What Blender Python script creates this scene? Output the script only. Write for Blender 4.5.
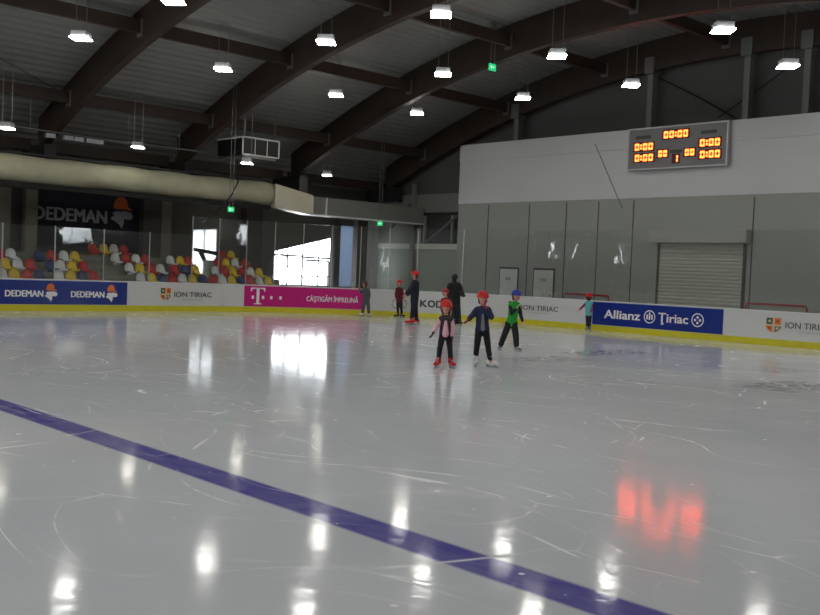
import bpy, bmesh, math, random
from mathutils import Vector, Matrix
from mathutils.geometry import tessellate_polygon
random.seed(7)
for o in list(bpy.data.objects): bpy.data.objects.remove(o)
C = bpy.context.scene.collection
SC = bpy.context.scene

# ------------------------------------------------------------------ camera, world, exposure
FPX, YAW, PITCH, ROLL, EYE = 975.0, 0.815, -0.035, 0.041, 1.694
fw = Vector((-math.sin(YAW)*math.cos(PITCH), math.cos(YAW)*math.cos(PITCH), math.sin(PITCH)))
r0 = Vector((math.cos(YAW), math.sin(YAW), 0)); u0 = r0.cross(fw)
RT = math.cos(ROLL)*r0 + math.sin(ROLL)*u0
UP = -math.sin(ROLL)*r0 + math.cos(ROLL)*u0
cd = bpy.data.cameras.new('camera'); cam = bpy.data.objects.new('camera', cd); C.objects.link(cam)
cd.sensor_fit = 'HORIZONTAL'; cd.sensor_width = 36; cd.lens = FPX/820*36; cd.clip_end = 400
cam.matrix_world = Matrix(((RT.x, UP.x, -fw.x, 0), (RT.y, UP.y, -fw.y, 0), (RT.z, UP.z, -fw.z, EYE), (0, 0, 0, 1)))
SC.camera = cam
w = bpy.data.worlds.new('daylight'); SC.world = w; w.use_nodes = True
w.node_tree.nodes['Background'].inputs[0].default_value = (0.90, 0.95, 1.0, 1)
w.node_tree.nodes['Background'].inputs[1].default_value = 8.0
SC.view_settings.view_transform = 'Standard'; SC.view_settings.look = 'None'
SC.view_settings.gamma = 1; SC.view_settings.use_curve_mapping = False
SC.view_settings.exposure = 0.56
LAMP = 33.0       # emission of the hall lamps
CY = Vector((0, 0, EYE))
def ray(px, py): return fw + RT*((px-410)/FPX) - UP*((py-307.5)/FPX)
def at(px, py, axis, val):
    d = ray(px, py); t = (val-CY[axis])/d[axis]; return CY + d*t
def pix(P):
    d = Vector(P)-CY; z = d.dot(fw); return 410+FPX*d.dot(RT)/z, 307.5-FPX*d.dot(UP)/z

# ------------------------------------------------------------------ materials
def lin(c): return tuple(((v/255)/12.92 if v/255 <= .04045 else ((v/255+.055)/1.055)**2.4) for v in c)+(1,)
MATS = {}
def mat(name, col, rough=.6, metal=0, spec=.5, emit=None, es=0, var=0, vscale=3, bump=0):
    if name in MATS: return MATS[name]
    m = bpy.data.materials.new(name); m.use_nodes = True; nt = m.node_tree; b = nt.nodes['Principled BSDF']
    c = col if len(col) == 4 else lin(col)
    b.inputs['Base Color'].default_value = c; b.inputs['Roughness'].default_value = rough
    b.inputs['Metallic'].default_value = metal; b.inputs['Specular IOR Level'].default_value = spec
    if emit: b.inputs['Emission Color'].default_value = emit; b.inputs['Emission Strength'].default_value = es
    if var or bump:
        tc = nt.nodes.new('ShaderNodeTexCoord'); n = nt.nodes.new('ShaderNodeTexNoise')
        n.inputs['Scale'].default_value = vscale; n.inputs['Detail'].default_value = 5
        nt.links.new(tc.outputs['Object'], n.inputs['Vector'])
        if var:
            mr = nt.nodes.new('ShaderNodeMapRange'); mr.inputs[1].default_value = .3; mr.inputs[2].default_value = .7
            mr.inputs[3].default_value = 1-var; mr.inputs[4].default_value = 1+var*.6
            mx = nt.nodes.new('ShaderNodeVectorMath'); mx.operation = 'SCALE'; mx.inputs[0].default_value = c[:3]
            nt.links.new(n.outputs['Fac'], mr.inputs[0]); nt.links.new(mr.outputs[0], mx.inputs['Scale'])
            nt.links.new(mx.outputs[0], b.inputs['Base Color'])
        if bump:
            bp = nt.nodes.new('ShaderNodeBump'); bp.inputs['Strength'].default_value = bump; bp.inputs['Distance'].default_value = .02
            nt.links.new(n.outputs['Fac'], bp.inputs['Height']); nt.links.new(bp.outputs[0], b.inputs['Normal'])
    MATS[name] = m; return m

def ice_material():
    m = bpy.data.materials.new('ice'); m.use_nodes = True; nt = m.node_tree; N = nt.nodes; L = nt.links
    b = N['Principled BSDF']; g = N.new('ShaderNodeNewGeometry')
    def math_(op, a, bb=None, c=None):
        n = N.new('ShaderNodeMath'); n.operation = op
        for i, v in enumerate((a, bb, c)):
            if v is None: continue
            if isinstance(v, (int, float)): n.inputs[i].default_value = v
            else: L.new(v, n.inputs[i])
        return n.outputs[0]
    def noise(scale, detail=2, dist=0, sx=1, sy=1, rot=0, off=0):
        mp = N.new('ShaderNodeMapping'); mp.inputs['Scale'].default_value = (sx, sy, 1); mp.inputs['Rotation'].default_value = (0, 0, rot)
        mp.inputs['Location'].default_value = (off, off*.7, 0); L.new(g.outputs['Position'], mp.inputs[0])
        n = N.new('ShaderNodeTexNoise'); n.inputs['Scale'].default_value = scale; n.inputs['Detail'].default_value = detail
        n.inputs['Distortion'].default_value = dist; L.new(mp.outputs[0], n.inputs['Vector']); return n.outputs['Fac']
    def step(v, lo, hi, a=0.0, c=1.0):
        n = N.new('ShaderNodeMapRange'); n.inputs[1].default_value = lo; n.inputs[2].default_value = hi
        n.inputs[3].default_value = a; n.inputs[4].default_value = c; L.new(v, n.inputs[0]); return n.outputs[0]
    # skate tracks: thin contour lines of broad noises, broken up by another noise
    tracks = None
    wob = N.new('ShaderNodeTexNoise'); wob.inputs['Scale'].default_value = .25; wob.inputs['Detail'].default_value = 1
    L.new(g.outputs['Position'], wob.inputs['Vector'])
    wv = N.new('ShaderNodeVectorMath'); wv.operation = 'SCALE'; wv.inputs['Scale'].default_value = 5; L.new(wob.outputs['Color'], wv.inputs[0])
    pw = N.new('ShaderNodeVectorMath'); pw.operation = 'ADD'; L.new(g.outputs['Position'], pw.inputs[0]); L.new(wv.outputs[0], pw.inputs[1])
    for i, (sc, hw, rot, an, m0) in enumerate(((.35, .012, .35, .3, .46), (.5, .010, -.5, .22, .46), (.4, .014, 1.3, .35, .50), (.8, .008, 2.3, .4, .46), (.6, .010, .9, .2, .44), (1.3, .007, 1.8, .35, .44), (1.6, .006, .1, .3, .46))):
        mp = N.new('ShaderNodeMapping'); mp.inputs['Scale'].default_value = (an, 1, 0); mp.inputs['Rotation'].default_value = (0, 0, rot)
        mp.inputs['Location'].default_value = (3.7*i, 1.9*i, 0); L.new(pw.outputs[0], mp.inputs[0])
        vt = N.new('ShaderNodeTexVoronoi'); vt.feature = 'DISTANCE_TO_EDGE'; vt.voronoi_dimensions = '2D'; vt.inputs['Scale'].default_value = sc; L.new(mp.outputs[0], vt.inputs['Vector'])
        ln = step(vt.outputs['Distance'], 0, hw*sc*1.6, 1, 0)
        mk = math_('MULTIPLY', step(noise(.45, 2, 0, 1, 1, rot, 31*i+2), m0, m0+.2), step(noise(2.5, 2, 0, 1, 1, 0, 7*i), .38, .55))
        t = math_('MULTIPLY', ln, mk)
        tracks = t if tracks is None else math_('MAXIMUM', tracks, t)
    # snow crumbs
    vo = N.new('ShaderNodeTexVoronoi'); vo.inputs['Scale'].default_value = 2.6; L.new(g.outputs['Position'], vo.inputs['Vector'])
    sp = N.new('ShaderNodeSeparateColor'); L.new(vo.outputs['Color'], sp.inputs[0])
    crumb = math_('MULTIPLY', step(vo.outputs['Distance'], .03, .075, 1, 0), step(sp.outputs[0], .55, .6))
    vo2 = N.new('ShaderNodeTexVoronoi'); vo2.inputs['Scale'].default_value = 7; L.new(g.outputs['Position'], vo2.inputs['Vector'])
    sp2 = N.new('ShaderNodeSeparateColor'); L.new(vo2.outputs['Color'], sp2.inputs[0])
    crumb2 = math_('MULTIPLY', step(vo2.outputs['Distance'], .03, .09, 1, 0), step(sp2.outputs[0], .8, .85))
    snow = math_('MAXIMUM', math_('MAXIMUM', crumb, math_('MULTIPLY', crumb2, .7)), math_('MULTIPLY', tracks, .8))
    broad = noise(.35, 4, 0, 1, 1, 0, 3)
    # painted lines and faded marks in the ice
    sx = N.new('ShaderNodeSeparateXYZ'); L.new(g.outputs['Position'], sx.inputs[0]); X, Y = sx.outputs[0], sx.outputs[1]
    def band(v, a, bb, soft=.02):
        return math_('MULTIPLY', step(v, a-soft, a+soft), step(v, bb-soft, bb+soft, 1, 0))
    blue = band(Y, 4.085, 4.413)
    def patch(x0, x1, y0, y1, st, sc=3, soft=.12):
        q = math_('MULTIPLY', band(X, x0, x1, soft), band(Y, y0, y1, soft))
        return math_('MULTIPLY', math_('MULTIPLY', q, step(noise(sc, 2, 0, 3, 1, 0, x0), .42, .55)), st)
    dark = patch(-13.5, -12.4, 15.4, 17.2, .45)
    for pp in ((-14.1, -13.2, 18.0, 20.6, .6), (-8.3, -7.3, 15.4, 17.6, .65), (-10.2, -9.0, 18.6, 20.2, .35)):
        dark = math_('MAXIMUM', dark, patch(*pp))
    q = math_('SUBTRACT', math_('ADD', math_('MULTIPLY', X, -.364), Y), 17.77)      # one long faint cut across the far half
    cut = math_('MULTIPLY', math_('MULTIPLY', band(q, -.03, .03, .03), band(X, -12.2, -3)), .3)
    dark = math_('MAXIMUM', dark, cut)
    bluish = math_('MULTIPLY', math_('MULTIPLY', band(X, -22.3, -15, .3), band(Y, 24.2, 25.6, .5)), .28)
    def mix(f, a, c):
        n = N.new('ShaderNodeMix'); n.data_type = 'RGBA'
        if isinstance(f, float): n.inputs[0].default_value = f
        else: L.new(f, n.inputs[0])
        for i, v in ((6, a), (7, c)):
            if isinstance(v, tuple): n.inputs[i].default_value = v
            else: L.new(v, n.inputs[i])
        return n.outputs[2]
    base = mix(step(broad, .35, .65), (.64, .665, .70, 1), (.72, .74, .775, 1))
    base = mix(dark, base, (.13, .13, .15, 1))
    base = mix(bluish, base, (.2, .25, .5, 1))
    base = mix(math_('MULTIPLY', blue, step(noise(3, 4, .5, 1, 2.5, 0, 9), .25, .8, 1, .80)), base, (.10, .088, .38, 1))
    base = mix(snow, base, (.88, .89, .9, 1))
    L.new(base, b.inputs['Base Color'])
    b.inputs['IOR'].default_value = 1.31; b.inputs['Specular IOR Level'].default_value = .32
    rg = math_('ADD', step(noise(.5, 4, 0, 1, 1, 0, 50), .3, .7, .07, .105), math_('MULTIPLY', snow, .4))
    L.new(rg, b.inputs['Roughness'])
    bp = N.new('ShaderNodeBump'); bp.inputs['Strength'].default_value = .12; bp.inputs['Distance'].default_value = .01
    L.new(math_('ADD', noise(6, 3, 0, 1, 1, 0, 5), math_('MULTIPLY', tracks, .5)), bp.inputs['Height'])
    L.new(bp.outputs[0], b.inputs['Normal'])
    return m

def glass_material():
    m = bpy.data.materials.new('rink_glass'); m.use_nodes = True; nt = m.node_tree; N = nt.nodes; L = nt.links
    N.remove(N['Principled BSDF']); out = N['Material Output']
    tr = N.new('ShaderNodeBsdfTransparent'); tr.inputs[0].default_value = (.95, .96, .955, 1)
    gl = N.new('ShaderNodeBsdfGlossy'); gl.inputs['Roughness'].default_value = .03
    df = N.new('ShaderNodeBsdfDiffuse'); df.inputs[0].default_value = (.6, .62, .6, 1)
    g = N.new('ShaderNodeNewGeometry'); n = N.new('ShaderNodeTexNoise'); n.inputs['Scale'].default_value = .9; n.inputs['Detail'].default_value = 2
    L.new(g.outputs['Position'], n.inputs['Vector'])
    bp = N.new('ShaderNodeBump'); bp.inputs['Strength'].default_value = 1; bp.inputs['Distance'].default_value = .008
    L.new(n.outputs['Fac'], bp.inputs['Height']); L.new(bp.outputs[0], gl.inputs['Normal'])
    fr = N.new('ShaderNodeFresnel'); fr.inputs[0].default_value = 1.45
    m1 = N.new('ShaderNodeMixShader'); m2 = N.new('ShaderNodeMixShader')
    m1.inputs[0].default_value = .03; L.new(tr.outputs[0], m1.inputs[1]); L.new(df.outputs[0], m1.inputs[2])
    L.new(fr.outputs[0], m2.inputs[0]); L.new(m1.outputs[0], m2.inputs[1]); L.new(gl.outputs[0], m2.inputs[2])
    L.new(m2.outputs[0], out.inputs[0]); return m

M_ice = ice_material(); M_glass = glass_material()
M_conc = mat('concrete', (105, 104, 98), .85, var=.15, vscale=1.5)
M_step = mat('terrace_concrete', (118, 119, 106), .85, var=.2, vscale=2)
M_dwall = mat('dark_wall', (96, 94, 88), .8, var=.08, vscale=.8)
M_gable = mat('gable_panel', (82, 82, 80), .7, var=.06, vscale=.5)
M_grey = mat('grey_panel', (144, 147, 139), .6, var=.04, vscale=.6)
M_white = mat('white_sheet', (188, 189, 188), .55, var=.03, vscale=.4, bump=.3)
M_joint = mat('joint_dark', (70, 70, 66), .8)
M_deck = mat('roof_deck', (122, 123, 120), .55, var=.06, vscale=.3)
M_wood = mat('glulam', (50, 37, 27), .6, var=.25, vscale=2)
M_steel = mat('galvanised', (120, 122, 120), .45, .6)
M_dsteel = mat('dark_steel', (45, 45, 45), .5, .3)
M_board = mat('board_white', (205, 206, 204), .16, var=.03, vscale=1)
M_yellow = mat('kick_yellow', (205, 196, 38), .35, var=.08, vscale=3)
M_cap = mat('cap_white', (215, 216, 214), .4)
M_post = mat('aluminium', (165, 167, 165), .35, .5)
M_navy = mat('ad_navy', (28, 50, 128), .2, var=.05)
M_mag = mat('ad_magenta', (196, 30, 122), .25, var=.04)
M_allz = mat('ad_blue', (14, 42, 132), .25, var=.04)
M_ink = mat('ink', (58, 58, 62), .5)
M_paper = mat('print_white', (232, 232, 232), .4)
M_pgrey = mat('print_grey', (150, 150, 152), .5)
M_orange = mat('print_orange', (214, 112, 48), .4)
M_green = mat('print_green', (58, 84, 62), .4)
M_slate = mat('print_slate', (96, 104, 116), .4)
M_cream = mat('print_cream', (205, 190, 150), .4)
M_bnavy = mat('banner_navy', (12, 15, 34), .75)
M_fabric = mat('duct_fabric', (176, 174, 148), .85, bump=.9, vscale=2.2, var=.12)
M_lamp = mat('lamp_glow', (255, 255, 255), .5, emit=(1, .975, .92, 1), es=LAMP)
M_lamp2 = mat('lamp_glow_low', (255, 255, 255), .5, emit=(1, .97, .84, 1), es=LAMP*.42)
M_house = mat('lamp_housing', (150, 152, 155), .5)
M_exit = mat('exit_green', (10, 120, 50), .5, emit=(.02, .75, .25, 1), es=.55)
M_exitw = mat('exit_mark', (200, 240, 210), .5, emit=(.6, 1, .7, 1), es=.5)
M_led = mat('led_segment', (255, 60, 20), .5, emit=(1, .11, .018, 1), es=6)
M_sb = mat('scoreboard_face', (112, 112, 112), .5)
M_sbf = mat('scoreboard_frame', (178, 180, 180), .4, .2)
M_goal = mat('goal_red', (165, 28, 30), .4)
M_net = mat('goal_net', (190, 190, 186), .8)
M_door = mat('door_white', (190, 192, 186), .5)
M_shut = mat('shutter', (172, 173, 162), .5)
M_skin = mat('skin', (206, 150, 126), .55)
M_eye = mat('eye_dark', (30, 22, 18), .3)
M_lip = mat('lip', (160, 80, 75), .5)
M_blade = mat('blade_steel', (190, 195, 200), .25, .8)
SEATC = {'red': mat('seat_red', (190, 30, 26), .35), 'yellow': mat('seat_yellow', (222, 190, 24), .35),
         'white': mat('seat_white', (214, 216, 214), .35), 'blue': mat('seat_blue', (34, 48, 104), .35)}

# ------------------------------------------------------------------ helpers
def link(name, me, m=None, parent=None):
    o = bpy.data.objects.new(name, me); C.objects.link(o)
    if m and me: me.materials.append(m)
    if parent: o.parent = parent
    return o
def obj(name, bm, m, parent=None, smooth=False):
    bmesh.ops.recalc_face_normals(bm, faces=bm.faces)
    me = bpy.data.meshes.new(name); bm.to_mesh(me); bm.free()
    if smooth:
        for p in me.polygons: p.use_smooth = True
    return link(name, me, m, parent)
def tag(o, label, cat, group=None, kind=None):
    o['label'] = label; o['category'] = cat
    if group: o['group'] = group
    if kind: o['kind'] = kind
    return o
def thing(name, label, cat, loc=(0, 0, 0), rz=0, group=None):
    o = bpy.data.objects.new(name, None); C.objects.link(o); o.location = loc; o.rotation_euler = (0, 0, rz)
    o.empty_display_size = .1
    return tag(o, label, cat, group)
def struct(name, bm, m, parent=None):
    o = obj(name, bm, m, parent)
    if not parent: o['kind'] = 'structure'
    return o
def bx(bm, x0, x1, y0, y1, z0, z1, M=None):
    v = [bm.verts.new(((x1 if i & 1 else x0), (y1 if i & 2 else y0), (z1 if i & 4 else z0))) for i in range(8)]
    if M is not None:
        for q in v: q.co = M @ q.co
    for f in ((0, 1, 3, 2), (4, 6, 7, 5), (0, 4, 5, 1), (2, 3, 7, 6), (0, 2, 6, 4), (1, 5, 7, 3)):
        bm.faces.new([v[i] for i in f])
def box(*a, M=None):
    bm = bmesh.new(); bx(bm, *a, M=M); return bm
def frame_of(d):
    d = Vector(d).normalized(); a = Vector((0, 0, 1)) if abs(d.z) < .9 else Vector((1, 0, 0))
    s = d.cross(a).normalized(); return s, d.cross(s)
def tube(bm, pts, r, seg=8, r1=None):
    pts = [Vector(p) for p in pts]; rings = []; n = len(pts)
    for i, p in enumerate(pts):
        d = (pts[min(i+1, n-1)]-pts[max(i-1, 0)]); s, t = frame_of(d)
        rr = r if r1 is None else r+(r1-r)*i/(n-1)
        rings.append([bm.verts.new(p+(s*math.cos(a)+t*math.sin(a))*rr) for a in [2*math.pi*k/seg for k in range(seg)]])
    for A, B in zip(rings, rings[1:]):
        for k in range(seg): bm.faces.new((A[k], A[(k+1) % seg], B[(k+1) % seg], B[k]))
    bm.faces.new(rings[0]); bm.faces.new(rings[-1][::-1])
def prism(bm, poly, d):
    """poly: 3D points of a planar polygon; d: extrusion vector"""
    d = Vector(d); A = [bm.verts.new(Vector(p)) for p in poly]; B = [bm.verts.new(Vector(p)+d) for p in poly]; n = len(poly)
    bm.faces.new(A[::-1]); bm.faces.new(B)
    for i in range(n): bm.faces.new((A[i], A[(i+1) % n], B[(i+1) % n], B[i]))
def text_data(s, bold=0.0, ext=True):
    cu = bpy.data.curves.new('t', 'FONT'); cu.body = s; cu.size = 1; cu.resolution_u = 3
    o = bpy.data.objects.new('t', cu); C.objects.link(o)
    dg = bpy.context.evaluated_depsgraph_get(); me = bpy.data.meshes.new_from_object(o.evaluated_get(dg))
    V = [v.co.copy() for v in me.vertices]; F = [tuple(p.vertices) for p in me.polygons]
    bpy.data.objects.remove(o); bpy.data.curves.remove(cu); bpy.data.meshes.remove(me)
    x0 = min(v.x for v in V); x1 = max(v.x for v in V)
    return [((v.x-x0)/(x1-x0), v.y/.7) for v in V], F     # x in 0..1, y: 0 baseline, 1 cap height
def lettering(s, f, m, parent, th=None, bold=.0, name='lettering'):
    """f(u, v) -> point (u across 0..1, v cap height 0..1); th: thickness vector"""
    V, F = text_data(s, bold); bm = bmesh.new(); vs = [bm.verts.new(f(u, v)) for u, v in V]
    layers = [vs]
    if bold:
        n = max(2, len(s)); b_ = bold*3.2/n
        A_, B_, C_ = Vector(f(0, 0)), Vector(f(.1, 0)), Vector(f(0, 1)); nn = (B_-A_).cross(C_-A_).normalized()
        for i, (du, dv) in enumerate(((-b_, -bold), (b_, bold), (-b_, bold), (b_, -bold))):
            layers.append([bm.verts.new(Vector(f(u+du, v+dv))+nn*.0015*(i+1)) for u, v in V])
    for vv in layers:
        for q in F:
            try: bm.faces.new([vv[i] for i in q])
            except ValueError: pass
    me = bpy.data.meshes.new(name); bm.to_mesh(me); bm.free(); return link(name, me, m, parent)

# ------------------------------------------------------------------ rink outline
W, E, R, NX = 30.9, 27.43, 8.7, 0.45
S0, S1 = -20.0, E-R
arc = R*math.pi/2
LEN1 = S1-S0; LEN2 = LEN1+arc; LEN3 = LEN2+(W-R-R+NX); LEN4 = LEN3+arc; LEN5 = LEN4+(S1-S0)
def path(s, off=0.0):
    """point and outward normal of the rink edge at arc length s (starting far left behind, running to the end and back on the near side)"""
    if s <= LEN1: p, n = Vector((-W, S0+s, 0)), Vector((-1, 0, 0))
    elif s <= LEN2:
        a = (s-LEN1)/R; n = Vector((-math.cos(a), math.sin(a), 0)); p = Vector((-W+R, S1, 0))+n*R
    elif s <= LEN3: p, n = Vector((-W+R+(s-LEN2), E, 0)), Vector((0, 1, 0))
    elif s <= LEN4:
        a = (s-LEN3)/R; n = Vector((math.sin(a), math.cos(a), 0)); p = Vector((NX-R, S1, 0))+n*R
    else: p, n = Vector((NX, S1-(s-LEN4), 0)), Vector((1, 0, 0))
    return p+n*off
def s_at(px, z=.5):
    lo, hi = 28.0, LEN2+18
    for _ in range(50):
        mid = (lo+hi)/2; P = path(mid); P.z = z
        if pix(P)[0] < px: lo = mid
        else: hi = mid
    return lo
def z_at(px, py):
    s = s_at(px); P = path(s); lo, hi = 0, 4
    for _ in range(40):
        mid = (lo+hi)/2; P.z = mid
        if pix(P)[1] > py: lo = mid
        else: hi = mid
    return lo
def strip(bm, s0, s1, z0, z1, o0, o1, ds=.5):
    n = max(1, int((s1-s0)/ds)); rings = []
    for i in range(n+1):
        s = s0+(s1-s0)*i/n; a = path(s, o0); b = path(s, o1)
        rings.append([bm.verts.new((a.x, a.y, z0)), bm.verts.new((b.x, b.y, z0)), bm.verts.new((b.x, b.y, z1)), bm.verts.new((a.x, a.y, z1))])
    for A, B in zip(rings, rings[1:]):
        for k in range(4): bm.faces.new((A[k], A[(k+1) % 4], B[(k+1) % 4], B[k]))
    bm.faces.new(rings[0]); bm.faces.new(rings[-1][::-1])
def stripobj(name, m, parent, *a, ds=.5):
    bm = bmesh.new(); strip(bm, *a, ds=ds); return obj(name, bm, m, parent)

# ------------------------------------------------------------------ setting
XL, XR, YG, YB = -37.2, 2.8, 31.8, -22.0
struct('floor', box(-W-.02, NX+.02, S0, E+.02, -.1, 0), M_ice)
struct('floor', box(XL-4, XR+.3, YB-.3, YG+.3, -.3, -.101), M_conc)
bm = bmesh.new()
strip(bm, 0, LEN5, -.101, -.02, .13, 2.0)
struct('floor', bm, M_conc)
def low(x): return 9.67-.0126*(x+17)**2       # underside of the arches
def ceil_z(x): return low(x)+1.12
# roof deck: corrugated sheets following the arch
bm = bmesh.new(); xs = []; x = XL-.4; k = 0
while x < XR+.6: xs.append((x, k)); x += .085; k += 1
prev = None
for x, k in xs:
    zz = ceil_z(x) + (.075 if k % 4 in (1, 2) else 0)
    cur = [bm.verts.new((x, YB-.3, zz)), bm.verts.new((x, YG+.3, zz)), bm.verts.new((x, YG+.3, zz+.15)), bm.verts.new((x, YB-.3, zz+.15))]
    if prev:
        for q in range(4): bm.faces.new((prev[q], prev[(q+1) % 4], cur[(q+1) % 4], cur[q]))
    prev = cur
struct('ceiling', bm, M_deck)

def wall_x(bm, x0, x1, y0, y1, zt, holes):
    """wall along y made of prisms, holes: (ya, yb, z0, zTa, zTb) with a slanted head"""
    y = y0; d = (x1-x0, 0, 0)
    for (ya, yb, z0, za, zb) in sorted(holes):
        prism(bm, [(x0, y, -.1), (x0, ya, -.1), (x0, ya, zt), (x0, y, zt)], d)
        prism(bm, [(x0, ya, -.1), (x0, yb, -.1), (x0, yb, z0), (x0, ya, z0)], d)
        prism(bm, [(x0, ya, za), (x0, yb, zb), (x0, yb, zt), (x0, ya, zt)], d)
        y = yb
    prism(bm, [(x0, y, -.1), (x0, y1, -.1), (x0, y1, zt), (x0, y, zt)], d)
wA = (22.0, 23.25, 1.0, 3.2, 3.32); wB = (26.3, 29.85, .9, 2.48, 3.32)  # narrow opening stands for a window glare mirrored in the rink glass
wE = (30.05, 31.2, .9, 3.9, 3.9)  # opening added so the daylit panel shines
wC = (5.7, 6.2, 1.0, 4.1, 4.1); wD = (.6, 1.1, 1.0, 4.1, 4.1); wF = (8.0, 8.4, 1.0, 4.1, 4.1)
bm = bmesh.new(); wall_x(bm, XL-.25, XL, YB, YG, ceil_z(XL)+.05, [wA, wB, wE, wC, wD, wF]); struct('wall_left', bm, M_dwall)
nW = (28.1, 30.2, 2.9, 4.6, 4.6)
nW2 = (-9.0, -8.6, 2.0, 4.3, 4.3); nW3 = (-13.4, -12.8, 2.0, 4.3, 4.3)
bm = bmesh.new(); wall_x(bm, XR, XR+.25, YB, YG, ceil_z(XR)+.05, [nW, nW2, nW3]); struct('wall_right', bm, M_dwall)
def gable(y, t, name, m):
    pts = [(XL-.25, y, -.1)]; pts.append((XR+.25, y, -.1))
    n = 40
    for i in range(n+1):
        x = XR+.25+(XL-.25-XR-.25)*i/n; pts.append((x, y, ceil_z(x)+.1))
    bm = bmesh.new(); prism(bm, pts, (0, t, 0)); return struct(name, bm, m)
gable(YG, .25, 'wall_far', M_gable)
bm = bmesh.new(); yy = YB-.25      # wall behind the camera, high unseen opening added for fill daylight
pts = [(XR+.25, yy, -.1), (XL-.25, yy, -.1)]
for i in range(41):
    x = XL-.25+(XR+.5-XL)*i/40; pts.append((x, yy, min(6.2, ceil_z(x)+.1)))
prism(bm, pts, (0, .25, 0))
pts = [(-7, yy, 6.2), (-27, yy, 6.2), (-27, yy, 9.2), (-7, yy, 9.2)]
up = [(XL-.25+(XR+.5-XL)*i/60) for i in range(61)]
for a_, b_ in zip(up, up[1:]):
    za, zb_ = ceil_z(a_)+.1, ceil_z(b_)+.1; lo = 9.0 if -27 < (a_+b_)/2 < -7 else 6.2
    if min(za, zb_) > lo: prism(bm, [(a_, yy, lo), (b_, yy, lo), (b_, yy, zb_), (a_, yy, za)], (0, .25, 0))
struct('wall_near', bm, M_gable)
bm = bmesh.new()
for k in range(8): bx(bm, -26.9+2.8*k, -26.8+2.8*k, yy+.05, yy+.15, 6.2, 9.0)
struct('fill_opening_bars', bm, M_dsteel)  # mullions of the added fill-light opening
# window frames
def wframe(name, x, hole, mull, trans):
    ya, yb, z0, za, zb = hole; zf = lambda y: za+(zb-za)*(y-ya)/(yb-ya); bm = bmesh.new(); t = .045
    def bar(p, q): tube(bm, [p, q], t, 4)
    bar((x, ya, z0), (x, ya, za)); bar((x, yb, z0), (x, yb, zb)); bar((x, ya, z0), (x, yb, z0)); bar((x, ya, za), (x, yb, zb))
    for y in mull: bar((x, y, z0), (x, y, zf(y)))
    for (y0, y1, z) in trans: bar((x, y0, z), (x, y1, z))
    o = struct(name, bm, M_dsteel)
    return o
g = at(289, 260, 0, XL).y; g2 = at(304, 260, 0, XL).y; g3 = at(330, 262, 0, XL).y
wframe('window_1', XL-.12, wB, [g, g2, at(320, 260, 0, XL).y], [(wB[0], g2, 2.3), (g2, wB[1], 2.25), (g2, g3, 2.12)])
wframe('glare_frame', XL-.12, wA, [(wA[0]+wA[1])/2], [])  # frame around the opening that stands for the mirrored glare
wframe('window_3', XL-.12, wC, [], [])
wframe('window_4', XL-.12, wD, [], [])
wframe('window_11', XL-.12, wF, [], [])
wframe('window_5', XR+.12, nW, [29.1], [])
wframe('window_6', XR+.12, nW2, [], [])
wframe('window_10', XR+.12, nW3, [], [])
def glow_pane(name, x, hole, col, k):
    ya, yb, z0, za, zb = hole; m = bpy.data.materials.new('glow_pane_mat'); m.use_nodes = True; nt = m.node_tree; nt.nodes.remove(nt.nodes['Principled BSDF'])
    tl = nt.nodes.new('ShaderNodeBsdfTranslucent'); tl.inputs[0].default_value = tuple(c*k for c in col)+(1,); nt.links.new(tl.outputs[0], nt.nodes['Material Output'].inputs[0])
    bm = bmesh.new(); prism(bm, [(x, ya, z0), (x, yb, z0), (x, yb, zb), (x, ya, za)], (-.01, 0, 0)); return struct(name, bm, m)
glow_pane('glare_pane', XL-.06, wA, (1, 1, 1), .5)  # translucent pane shows the mirrored glare as its own brightness
glow_pane('daylit_panel', XL-.06, wE, (.72, .82, 1), .2)  # panel brightened by daylight, built as an added backlit pane
# dark infill panel right of the glazed door in the slanted window
bm = bmesh.new(); bx(bm, XL-.2, XL-.05, g3, wB[1], .9, 2.12); struct('trim_1', bm, M_dwall)

# partition wall behind the end boards
PY = 30.5; PX0 = -29.55; ZT, ZM = 7.3, 4.78
struct('wall_partition', box(PX0, XR, PY, PY+.25, -.1, ZM), M_grey)
bm = bmesh.new(); bx(bm, PX0, XR, PY-.02, PY+.25, ZM+.003, ZT-.7)
bx(bm, PX0, XR, PY-.05, PY+.25, ZT-.697, ZT)
struct('wall_partition', bm, M_white)
bm = bmesh.new()
for x in (-27.79, -25.56, -23.69, -22.17, -20.61, -15.91-.0, -12.6, -10.4):
    bx(bm, x-.02, x+.02, PY-.012, PY-.001, 0, 4.70)
struct('trim_2', bm, M_joint)
tag(obj('hanging_cable', (lambda b: (tube(b, [at(595, 144, 1, PY-.08), at(606, 170, 1, PY-.07), at(622, 208, 1, PY-.05)], .012, 5), b)[1])(bmesh.new()), mat('cable_grey', (95, 95, 92), .7)),
    'thin dark cable hanging slantwise down the white sheet left of the scoreboard', 'cable')
# doors in the partition
for n, (a, b) in enumerate(((501, 518), (535, 554))):
    x0 = at(a, 270, 1, PY).x; x1 = at(b, 270, 1, PY).x
    bm = bmesh.new(); bx(bm, x0-.06, x1+.06, PY-.03, PY-.001, 0, 2.12); d = struct('door_%d' % (n+1), bm, M_joint)
    bm = bmesh.new(); bx(bm, x0, x1, PY-.055, PY-.031, 0.02, 2.04); obj('door_leaf', bm, M_door, d)
    obj('door_sign', box((x0+x1)/2-.14, (x0+x1)/2+.14, PY-.062, PY-.056, 1.58, 1.70), M_pgrey, d)
    obj('door_handle', box(x1-.14, x1-.06, PY-.1, PY-.056, 1.02, 1.06), M_steel, d)
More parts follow.
